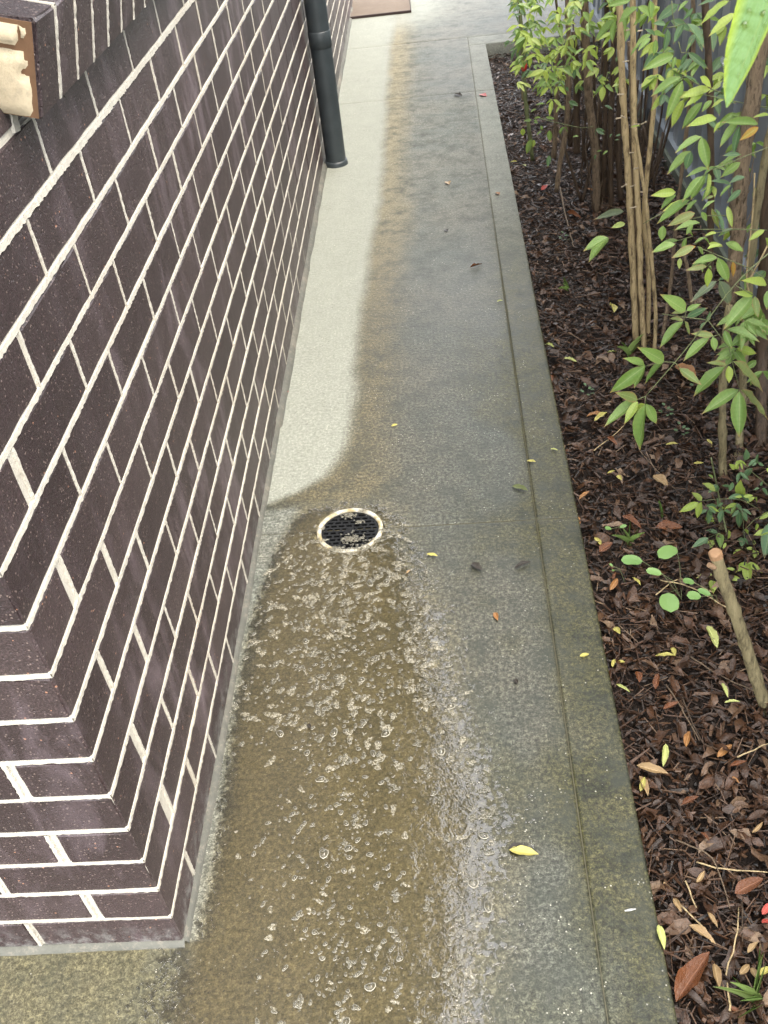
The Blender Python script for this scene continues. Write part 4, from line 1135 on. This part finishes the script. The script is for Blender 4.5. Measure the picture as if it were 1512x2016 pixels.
def leaf_matrix(B, T, w, up=Vector((-.10, -.45, .85)), jit=.35):
    B, T = Vector(B), Vector(T); x = T-B; Ln = x.length; x.normalize()
    n = up+Vector([random.uniform(-jit, jit) for _ in range(3)]); n = (n-x*n.dot(x)).normalized(); y = n.cross(x)
    m = Matrix.Identity(4)
    for i in range(3): m[i][0] = x[i]*Ln; m[i][1] = y[i]*Ln*w*.84; m[i][2] = n[i]*Ln*.7
    m.translation = B; return m
def put(name, me, m, parent, base):
    o = bpy.data.objects.new(name, me); C.objects.link(o); o.parent = parent; o.matrix_local = Matrix.Translation(-Vector(base))@m; return o
PL = {'spray': ('tall nandina with fibrous brown trunk and long leafy spray hanging over the mulch', 0), 'mid': ('dense green nandina against the grey fence, leaves in layered clusters', 0),
      'front': ('nandina with a clump of pale bare pruned canes near the bed middle', 0), 'rear': ('yellow-green leafed nandina with brown canes at the back of the bed', 0),
      'left': ('slender green-stemmed nandina nearest the path at the far bed end', 0), 'low': ('low bushy nandina with small blue-green leaves near the cut stump', 0)}
def inframe(P, mg=25):
    d = np.array(P)-cw; z = d@Fn
    if z < .03: return False
    u, v = 756+1852*(d@Rn)/z, 1008-1852*(d@Un)/z; return -mg < u < 1512+mg and -mg < v < 2016+mg
def unproj(u, v, y):
    d = Fn+(u-756)/1852*Rn-(v-1008)/1852*Un; return cw+d*((y-cw[1])/d[1])
plants = {}; nleaf = {}; extra = {}
for key, (lab, _) in PL.items():
    cn = STEMS.get('cane_'+key, []); b0 = Vector((cn[0][2]/1000, cn[0][3]/1000, -.085)) if cn else Vector((1.1, 1.1, -.085))
    if key == 'low': b0 = Vector((1.08, 1.0, -.085))
    root = tag(empty('nandina_shrub', b0), lab, 'shrub', 'nandina shrubs along the fence'); plants[key] = (root, b0)
    for c in cn:
        mat, r = c[0], c[1]/10000*(.70 if key == 'front' else .82); P = [Vector(c[2+i:5+i])/1000 for i in range(0, len(c)-2, 3)]
        if P[0].z < .03: P.insert(0, P[0]+(P[0]-P[1]).normalized()*.03)
        if P[-1].z > .55 and r > .004:      # the cane goes on above the picture
            dv = (P[-1]-P[-2]).normalized(); 
            if not inframe(P[-1]+dv*.12): P += [P[-1]+dv*.3, P[-1]+dv*.3+Vector((random.uniform(-.08, .05), random.uniform(-.05, .1), .5))]
        Q = resample([p-b0 for p in P], .022); n = len(Q); rad = []
        for i in range(n):
            u = i/max(1, n-1); rr = r*(1.12-.25*u)*(1+.07*math.sin(i*1.3+c[1]))
            if mat != 1 and i % 6 == 3: rr *= 1.13
            rad.append(rr*random.uniform(.96, 1.04))
        Q = [q+Vector((random.uniform(-1, 1), random.uniform(-1, 1), 0))*r*.12 for q in Q]
        b = MB(); b.tube(Q, rad, 10, True, .10 if mat == 1 else .04)
        if mat == 1 and r > .008:    # loose fibres of old leaf bases
            for j in range(int(26*n/20)):
                i = random.randrange(1, n-2); a = random.uniform(0, 6.28); o = Vector((math.cos(a), math.sin(a), 0))*rad[i]
                b.tube([Q[i]+o*.9, Q[i]+o*1.25+Vector((0, 0, .02)), Q[i]+o*random.uniform(1.2, 1.9)+Vector((0, 0, random.uniform(.03, .06)))], [.0016, .0012, .0006], 4)
        b.build('cane', BARK[mat], root, True)
    for s in STEMS.get(key, []):
        P = [Vector(s[1+i:4+i])/1000-b0 for i in range(0, len(s)-1, 3)]; Q = resample(P, .02); b = MB()
        b.tube(Q, [s[0]/10000*(1.15-.5*i/len(Q)) for i in range(len(Q))], 6); b.build('leaf_stalk', BARK[3], root, True)
    for e in LEAVES[key]:
        B, T = Vector(e[:3])/1000, Vector(e[3:6])/1000; c = e[7]
        put('leaf', random.choice(LV[c]), leaf_matrix(B, T, e[6]/100), root, b0)
    nleaf[key] = len(LEAVES[key]); extra[key] = []
# further leaf clusters behind the measured ones
def sprig(key, u, v, y, size, col, n=3):
    root, b0 = plants[key]; B = Vector(unproj(u, v, y)); a0 = random.uniform(0, 6.28)
    for i in range(n):
        a = a0+(i-(n-1)/2)*random.uniform(.7, 1.1); L_ = size*random.uniform(.7, 1.15)
        d = Vector((math.cos(a)*.9, math.sin(a)*.45-.2, random.uniform(-.9, -.2))).normalized()
        m_ = leaf_matrix(B, B+d*L_, random.uniform(.36, .48)); nleaf[key] += 1
        if nleaf[key] <= 280: put('leaf', random.choice(LV[col if random.random() > .2 else random.choice((0, 1, 2))]), m_, root, b0)
        else: extra[key].append((Matrix.Translation(-Vector(b0))@m_, col))
for i in range(125): sprig('rear', random.uniform(1015, 1250), 190*random.random()**1.4-15, random.uniform(2.3, 3.2), random.uniform(.034, .05), random.choice((1, 1, 0, 6, 0)))
for i in range(14): sprig('rear', random.uniform(1060, 1220), random.uniform(110, 260), random.uniform(2.7, 3.2), .036, random.choice((0, 2, 1)))
for i in range(26): sprig('left', random.uniform(1003, 1060), random.uniform(-10, 140), random.uniform(3.0, 3.5), .042, random.choice((2, 2, 0)))
for i in range(38): sprig('mid', random.uniform(1255, 1512), random.uniform(-10, 200), random.uniform(1.5, 1.9), .048, random.choice((0, 2, 1)))
for i in range(22): sprig('mid', random.uniform(1380, 1512), random.uniform(220, 560), random.uniform(1.4, 1.6), .040, random.choice((0, 2)))
for i in range(20): sprig('low', random.uniform(1380, 1512), random.uniform(890, 1150), random.uniform(.95, 1.15), .028, random.choice((1, 2, 2)))
for i in range(18): sprig('spray', random.uniform(1440, 1512), random.uniform(560, 760), random.uniform(1.0, 1.15), .045, 0)
for key, lst in extra.items():
    for col in set(c_ for _, c_ in lst):
        src = LV[col][1]; tm = np.array([v.co[:] for v in src.vertices]); tf = [tuple(p.vertices) for p in src.polygons]; sel = [np.array(m_) for m_, c_ in lst if c_ == col]; k = len(sel)
        me = mesh('far_leaves', np.concatenate([tm@A[:3, :3].T+A[:3, 3] for A in sel]), [tuple(q+i*len(tm) for q in f) for i in range(k) for f in tf]); me.polygons.foreach_set('use_smooth', [True]*len(me.polygons))
        for nm in ('mid', 'tip'): me.attributes.new(nm, 'FLOAT', 'POINT').data.foreach_set('value', [d.value for d in src.attributes[nm].data]*k)
        tag(link('far_leaves', me, ML[col], plants[key][0]), kind='stuff')
# crowns above the picture: the same foliage, one mass per shrub
def crown(key, cx, cy, rx, ry, z0, z1, n):
    root, b0 = plants[key]; tm = np.array([v.co[:] for v in LV[0][0].vertices]); tf = [tuple(p.vertices) for p in LV[0][0].polygons]; md = [0]*len(tm)
    a1 = [d.value for d in LV[0][0].attributes['mid'].data]; a2 = [d.value for d in LV[0][0].attributes['tip'].data]
    V = []; F = []; m1 = []; m2 = []; k = 0; tries = 0
    while k < n and tries < n*6:
        tries += 1; P = Vector((cx+random.gauss(0, rx), cy+random.gauss(0, ry), random.uniform(z0, z1)))
        if inframe(P, 90) or P.x < .84 or P.x > 1.42: continue
        d = Vector((random.uniform(-1, 1), random.uniform(-1, 1), random.uniform(-.9, .2))).normalized()*random.uniform(.035, .065)
        if inframe(P+d, 60): continue
        M_ = leaf_matrix(P-b0, P+d-b0, random.uniform(.34, .46)); A = np.array(M_)
        V.append(tm@A[:3, :3].T+A[:3, 3]); F += [tuple(q+k*len(tm) for q in f) for f in tf]; m1 += a1; m2 += a2; k += 1
    if not V: return
    me = mesh('foliage', np.concatenate(V), F); me.polygons.foreach_set('use_smooth', [True]*len(F))
    me.attributes.new('mid', 'FLOAT', 'POINT').data.foreach_set('value', m1); me.attributes.new('tip', 'FLOAT', 'POINT').data.foreach_set('value', m2)
    tag(link('foliage', me, ML[0], root), kind='stuff')
crown('spray', 1.13, 1.1, .16, .35, 1.0, 2.0, 220); crown('mid', 1.2, 1.9, .15, .35, 1.1, 2.1, 200); crown('front', 1.08, 2.4, .16, .35, 1.0, 1.9, 160); crown('rear', 1.08, 3.3, .17, .4, .8, 1.8, 260); crown('left', .98, 4.3, .15, .4, .7, 1.6, 350)
# little pale pruned twig ends on the bare canes
root, b0 = plants['front']; M_STUB = simple('pale cut twig', (.50, .42, .30), .6)
for u, v in ((1216, 186), (1231, 232), (1222, 232), (1247, 246), (1262, 245), (1250, 300), (1241, 368), (1258, 330), (1240, 410), (1256, 378), (1224, 368), (1275, 80), (1264, 60), (1238, 120), (1233, 60), (1273, 165)):
    P = Vector(unproj(u, v, random.uniform(1.84, 1.92)))-b0; d = Vector((random.choice((-1, 1))*random.uniform(.4, 1), -.6, random.uniform(.1, .7))).normalized()
    b = MB(); b.tube([P, P+d*.010, P+d*.020], [.0020, .0018, .0024], 6); b.build('twig_stub', M_STUB, root)
# thicket of dead stems at the back
root, b0 = plants['rear']; b = MB()
for i in range(46):
    x, y = random.uniform(1.02, 1.36), random.uniform(2.95, 3.9); h_ = random.uniform(.2, .75); l = Vector((random.gauss(0, .07), random.gauss(0, .05), h_))
    b.tube(resample([Vector((x, y, -.09))-b0, Vector((x, y, -.09))-b0+l*.5+Vector((random.gauss(0, .01), 0, 0)), Vector((x, y, -.09))-b0+l], .06), random.uniform(.002, .007), 6)
tag(b.build('dead_stems', BARK[4], root, True), kind='stuff')
# stump
c = STEMS['cane_stub'][0]; P = [Vector(c[2+i:5+i])/1000 for i in range(0, len(c)-2, 3)]; b0 = Vector(P[0]); P.insert(0, P[0]+(P[0]-P[1]).normalized()*.05)
st = tag(empty('pruned_trunk', b0), 'leaning grey-green pruned trunk with orange cut top in front of the low shrub', 'trunk')
Q = resample([p-b0 for p in P], .016); r = c[1]/10000*.88; b = MB(); n = len(Q)
b.tube(Q, [r*(1.2-.25*i/n)*(1.12 if i % 6 == 4 else 1)*random.uniform(.95, 1.05) for i in range(n)], 14, True, .05); b.build('bark', BARK[2], st, True)
dv = (Q[-1]-Q[-2]).normalized(); b = MB(); b.tube([Q[-1]-dv*.004, Q[-1]+dv*.006, Q[-1]+dv*.0085], [r*1.08, r*1.06, r*.85], 14, True, .09); b.build('cut_face', simple('fresh cut wood', (.30, .175, .09), .6, .35, 90), st)
b = MB(); s0 = Q[-3]; b.tube([s0, s0+Vector((-.012, -.006, .006)), s0+Vector((-.020, -.008, .012))], [.006, .006, .005], 10); b.build('side_stub', simple('pale branch stub', (.26, .17, .10), .6), st)
# ------------------------------------------------------------------ large wet leaf close to the camera
DL = leaf_mesh('leaf', None, 5, 16, (.45, .80), .16, .12, .004); DL.materials.clear()
t = NT('wet glossy leaf'); mid = t.attr('mid'); tc = t.n.new('ShaderNodeTexCoord').outputs['Object']
cc = t.mix(t.noise(4, 3, vec=tc), (.20, .36, .22), (.28, .45, .28)); wv = t.n.new('ShaderNodeTexWave'); wv.inputs['Scale'].default_value = 4; wv.inputs['Distortion'].default_value = 2; t.l.new(tc, wv.inputs['Vector']); cc = t.mix(t.ramp(wv.outputs['Fac'], [(.7, 0), (1, .35)]), cc, (.12, .22, .10)); cc = t.mix(t.ramp(mid, [(.62, 0), (1, 1)]), cc, (.55, .65, .10)); cc = t.mix(t.ramp(mid, [(0, .7), (.06, 0)]), cc, (.34, .46, .24))  # pale bluish centre: reflected sky put into the leaf colour
t.set(Base_Color=cc, Roughness=.22, Normal=t.bump(t.noise(12, 3, vec=tc), .25, .05)); t.b.inputs['Specular IOR Level'].default_value = .6
tr = t.n.new('ShaderNodeBsdfTranslucent'); tr.inputs[0].default_value = (.30, .48, .06, 1); mx = t.n.new('ShaderNodeMixShader'); mx.inputs[0].default_value = .3; t.l.new(t.b.outputs[0], mx.inputs[1]); t.l.new(tr.outputs[0], mx.inputs[2]); t.l.new(mx.outputs[0], t.out.inputs[0])
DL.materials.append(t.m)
T_ = Vector(unproj(1431, 212, -.20)); B_ = Vector(unproj(1606, -215, -.25)); bl = tag(empty('drooping_leaf', B_), 'large bright green leaf with water drops hanging close in the top right corner', 'leaf')
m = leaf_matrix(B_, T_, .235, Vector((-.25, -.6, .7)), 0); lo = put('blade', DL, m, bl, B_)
b = MB(); b.tube([Vector((0, 0, 0)), Vector((.02, .03, .06)), Vector((.08, .12, .16))], [.0012, .0014, .0016], 6); b.build('petiole', BARK[3], bl, True)
t = NT('water drop'); t.set(Base_Color=(1, 1, 1), Roughness=.0, IOR=1.33); t.b.inputs['Transmission Weight'].default_value = 1; b = MB()
for i in range(26):
    u, s_ = random.uniform(.25, .93), random.uniform(-.42, .42); vv = min(LV[0][0].vertices, key=lambda q: 0)
    best = min(DL.vertices, key=lambda q: (q.co.x-u)**2+((q.co.y-s_*.8)*1)**2); P = (Matrix.Translation(-B_)@m)@best.co; nn = (m.to_3x3()@Vector((0, 0, 1))).normalized(); rr = random.uniform(.0008, .0024)
    Mx = Matrix.Translation(P+nn*.0001)@nn.to_track_quat('Z', 'Y').to_matrix().to_4x4(); b.lathe([(rr, 0), (rr*.9, rr*.3), (rr*.6, rr*.52), (rr*.02, rr*.62)], 12, Mx)
tag(b.build('water_drops', t.m, bl, True), kind='stuff')
# ------------------------------------------------------------------ fence
fe = tag(empty('metal_fence', (1.47, 2, -.1)), 'blue-grey ribbed steel fence behind the shrubs with posts and mossy sleeper below', 'fence')
M_FE = simple('blue grey steel', (.19, .215, .24), .38, .07, 5, .04); M_FP = simple('dark grey post', (.035, .040, .045), .45, .1)  # posts coloured near black, with the shadow slot at a post put into the colour
posts = [-.85, 1.52, 3.89, 6.26]
for a, c_ in zip(posts[:-1], posts[1:]):
    pr = []; y = a+.03
    while y < c_-.03:
        for dy, dx in ((0, 0), (.030, 0), (.045, .022), (.115, .022), (.13, 0), (.16, 0)): pr.append((dx, y+dy)) if y+dy < c_-.03 else None
        y += .185
    v = []
    for dx, yy in pr: v += [(dx, yy-2, .12), (dx, yy-2, 1.85)]
    v += [(x-.0015 if False else x+.0012, y_, z_) for x, y_, z_ in v]; n = len(pr); f = [(2*i, 2*i+2, 2*i+3, 2*i+1) for i in range(n-1)]+[(2*n+2*i, 2*n+2*i+1, 2*n+2*i+3, 2*n+2*i+2) for i in range(n-1)]
    link('panel', mesh('panel', v, f), M_FE, fe)
    for nm, z0, z1 in (('bottom_rail', .085, .135), ('top_rail', 1.84, 1.89)):
        b = MB(); b.box((-.018, a+.0301-2, z0), (.04, c_-.0301-2, z1)); b.build(nm, M_FE, fe)
    b = MB(); b.box((-.03, a+.031-2, -.1), (.03, c_-.031-2, .083)); b.build('sleeper', simple('mossy concrete sleeper', (.10, .115, .085), .85, .4, 30, .6, .004), fe)
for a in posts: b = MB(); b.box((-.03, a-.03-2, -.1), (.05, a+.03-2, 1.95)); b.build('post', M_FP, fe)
# ------------------------------------------------------------------ weeds and grass tufts
RW = leaf_mesh('leaf', ML[0], 91, 8, (.5, .42), .12, .1)
t = NT('soft green weed leaf'); t.set(Base_Color=t.mix(t.rand(), (.14, .27, .07), (.20, .34, .10)), Roughness=.5); RW.materials.clear(); RW.materials.append(t.m)
def weed(lab, idxs, c0):
    o = tag(empty('round_leaf_weed', (c0[0], c0[1], -.07)), lab, 'weed', 'small weeds in the mulch'); b = MB()
    for i in idxs:
        w_ = WEED[i]; B, T = Vector((w_[0]/1000, w_[1]/1000, -.032)), Vector((w_[2]/1000, w_[3]/1000, -.028)); put('leaf', RW, leaf_matrix(B, T, w_[4]/100, Vector((-.05, -.15, 1)), .1), o, (c0[0], c0[1], -.07))
        b.tube([Vector((0, 0, 0)), (B-Vector((c0[0], c0[1], -.07)))*.5+Vector((0, 0, .02)), B-Vector((c0[0], c0[1], -.07))], .0007, 5)
    b.build('stem', BARK[3], o)
weed('four-leaved round weed with broad pale green leaves in the mulch beside the kerb', [0, 1, 2, 3], (.975, .80)); weed('lime weed with three round leaves at the foot of the pruned trunk', [4, 5, 6], (1.05, .77))
weed('tiny seedling with two round leaves close to the kerb', [7, 10], (.885, 1.02)); weed('tiny seedling left of the four-leaved weed', [8, 9], (.86, .86))
t = NT('grass blade'); t.set(Base_Color=t.mix(t.rand(), (.13, .24, .05), (.24, .32, .10)), Roughness=.45); GB = leaf_mesh('blade', t.m, 95, 8, (.12, .7), .5, .5)
for (x, y, s, k, lab) in ((.892, .994, .055, 8, 'grass tuft beside the kerb behind the four-leaved weed'), (.909, -.076, .07, 8, 'bright grass tuft at the bottom right corner of the bed'), (1.035, 1.86, .07, 6, 'thin grass tuft in front of the pale bare canes'), (.90, 2.33, .05, 5, 'small grass tuft near the far kerb'), (.985, 1.09, .05, 3, 'sparse bent grass blades near the low shrub')):
    o = tag(empty('grass_tuft', (x, y, -.075)), lab, 'grass tuft', 'grass tufts in the mulch')
    for i in range(k):
        a = random.uniform(0, 6.28); d = Vector((math.cos(a), math.sin(a), random.uniform(.5, 1.6))).normalized()*s*random.uniform(.7, 1.3); put('blade', GB, leaf_matrix((x, y, -.075), Vector((x, y, -.075))+d, .07, Vector((0, 0, 1)), .3), o, (x, y, -.075))
SM = leaf_mesh('leaf', ML[2], 93, 5, (.5, .5), .1, .1)
for (x, y, lab) in ((.875, 1.647, 'tiny clover-like seedling in the mulch behind the fallen yellow leaf'), (1.077, 1.516, 'tiny dark green seedling under the leafy spray'), (1.19, 1.64, 'tiny seedling beside the grey trunk base'), (.93, 2.72, 'small green seedling cluster near the far kerb edge'), (1.10, 1.42, 'tiny green seedling left of the grey trunk')):
    o = tag(empty('seedling', (x, y, -.065)), lab, 'seedling', 'seedlings in the mulch')
    for i in range(7):
        a = i*2.4; B = Vector((x+.010*math.cos(a), y+.010*math.sin(a), -.06+.004*i)); put('leaf', SM, leaf_matrix(B, B+Vector((math.cos(a), math.sin(a), .2))*.013, .75, Vector((0, 0, 1)), .2), o, (x, y, -.065))
# ------------------------------------------------------------------ fallen leaves and twigs
DM = [[leaf_mesh('fallen_leaf', MD[c], 200+c*5+i, 8, (.7, .9), .28, .35, .06) for i in range(2)] for c in range(8)]
CN = ['yellow', 'orange', 'brown', 'tan', 'red', 'pale green', 'dark brown', 'olive green']
PATHLAB = ['pointed yellow-green leaf lying on the wet path near the bottom', 'dark curled leaf under the yellow leaf on the path', 'olive curved leaf on the path just behind the cross joint', 'tiny yellow leaf in the middle of the path', 'small yellow leaf on the edge strip joint', 'small pale leaf on the kerb edge strip',
 'pale yellow leaf right of the drain', 'black leaf scrap right of the drain', 'dark reddish leaf scrap near the edge strip joint', 'small orange leaf on the grey path below the dark scraps', 'small yellow leaf on the edge strip by the bed', 'pale green leaf hanging over the kerb edge', 'tiny green leaf on the strip joint mid path', 'tiny orange scrap on the far strip joint',
 'tiny red scrap on the dry concrete beside the wall', 'red petal scrap on the far edge strip', 'dark leaf scrap on the far cross joint', 'tiny pale flake on the far path', 'tiny dark speck leaf on the far path', 'thin dry stalk lying on the grey path', 'dark leaf fragment on the lower path', 'dark scrap in the flowing water', 'tiny tan flake near the drain']
from collections import Counter
mull = []; np_ = 0
for i, (bx, by, tx, ty, z, w_, c) in enumerate(FALLEN):
    B, T = Vector((bx, by, z))/1000, Vector((tx, ty, z))/1000; onpath = z > 0
    L_ = (T-B).length
    if L_ < .008: T = B+(T-B).normalized()*.009 if L_ > 1e-5 else B+Vector((.009, 0, 0))
    if not onpath: B.z = -.050+random.uniform(-.004, .006); T.z = B.z+random.uniform(-.008, .012); B.x = max(B.x, .78); T.x = max(T.x, .78)
    else: B.z = .0045 if B.y < 1.1 and B.x < .55 else .0025; T.z = B.z+.001
    o = bpy.data.objects.new('fallen_leaf', random.choice(DM[c])); C.objects.link(o); o.matrix_world = leaf_matrix(B, T, max(w_/100, .16), Vector((0, -.1, 1)), .1 if onpath else .3)
    if onpath: lab = PATHLAB[np_]; np_ += 1
    else:
        sz = 'large' if L_ > .045 else ('small' if L_ < .018 else 'medium'); x, y = B.x, B.y
        row = 'near the large brown leaf' if y < .12 else 'before the leaning cut trunk' if y < .55 else 'around the round weeds' if y < 1.0 else 'level with the low shrub' if y < 1.5 else 'below the hanging spray' if y < 2.0 else 'on the far mulch'
        side = 'close to the kerb' if x < .86 else 'towards the fence' if x > 1.05 else 'mid bed'
        if i == 23: lab = 'large glossy brown leaf leaning on the kerb at the bottom right'
        elif i == 24: lab = 'long tan curled leaf just above the large brown leaf'
        elif i == 26: lab = 'wide tan pointed leaf close to the kerb above the bottom'
        else: lab = '%s %s fallen leaf %s, %s' % (sz, CN[c], row, side); mull.append((lab, y, o))
    tag(o, lab, 'fallen leaf', 'fallen leaves on the path' if onpath else 'fallen leaves on the mulch')
for lab in set(m_[0] for m_ in mull):
    same = sorted([m_ for m_ in mull if m_[0] == lab], key=lambda m_: m_[1])
    if len(same) > 1:
        for q, m_ in enumerate(same): m_[2]['label'] = (('nearest ', 'next ', 'third ', 'fourth ', 'fifth ', 'sixth ')[q] if q < len(same)-1 or len(same) > 6 else 'farthest ')+lab
TL = ['red-brown stick lying across the far mulch', 'pale twig stub under the lowest leaves of the spray', 'thin twig beside the round-leaf weed', 'long brown twig in the near bed', 'thin straight pale twig running to the right edge', 'forked pale twig just above the brown leaf', 'upright pale twig right of the large brown leaf', 'dark twig below the tan pointed leaf row',
      'pale straw at the right edge of the bed', 'thin twig under the hanging spray', 'brown twig in front of the leaning cut trunk', 'twig running under the leaning cut trunk', 'curved twig near the weeds', 'short thin twig near the bottom of the bed', 'thin dark twig beside the red leaf']
for i, tw in enumerate(TWIGS):
    P = [Vector((tw[j]/1000, tw[j+1]/1000, -.050+.006*math.sin(j*1.7+i))) for j in range(1, len(tw)-1, 2)]; r = tw[0]/10000*(.9 if i == 0 else 1)
    if i == 0: P = [P[0]+Vector((0, 0, .01)), *P[1:]]
    b0 = P[0].copy(); b = MB(); Q = resample([p-b0 for p in P], .015); b.tube([q+Vector((random.gauss(0, .0008), random.gauss(0, .0008), 0)) for q in Q], [r*(1.1-.5*k/len(Q)) for k in range(len(Q))], 7)
    o = b.build('twig', BARK[(1, 0, 0, 1, 0, 0, 0, 4, 0, 1, 1, 1, 0, 0, 4)[i]], None, True); o.location = b0; tag(o, TL[i], 'twig', 'twigs on the mulch')
# white scrap on the edge strip, red tie on the green stem
b = MB(); b.tube([Vector((0, 0, 0)), Vector((.008, .001, .0008)), Vector((.018, .003, 0))], [.0012, .0021, .0014], 7); o = b.build('bird_dropping', simple('chalky white', (.5, .5, .47), .8), None, True); o.location = (.7215, .040, .0022); tag(o, 'thin white dropping on the mossy edge strip near the bottom', 'dropping')
P = Vector(unproj(1032, 130, 3.5)); rd, bb = plants['left']; b = MB(); b.tube([P-bb+Vector((0, 0, -.018)), P-bb, P-bb+Vector((0, 0, .018))], [.011, .0125, .011], 10); b.build('red_tie', simple('red tape', (.62, .04, .03), .5), rd, True)
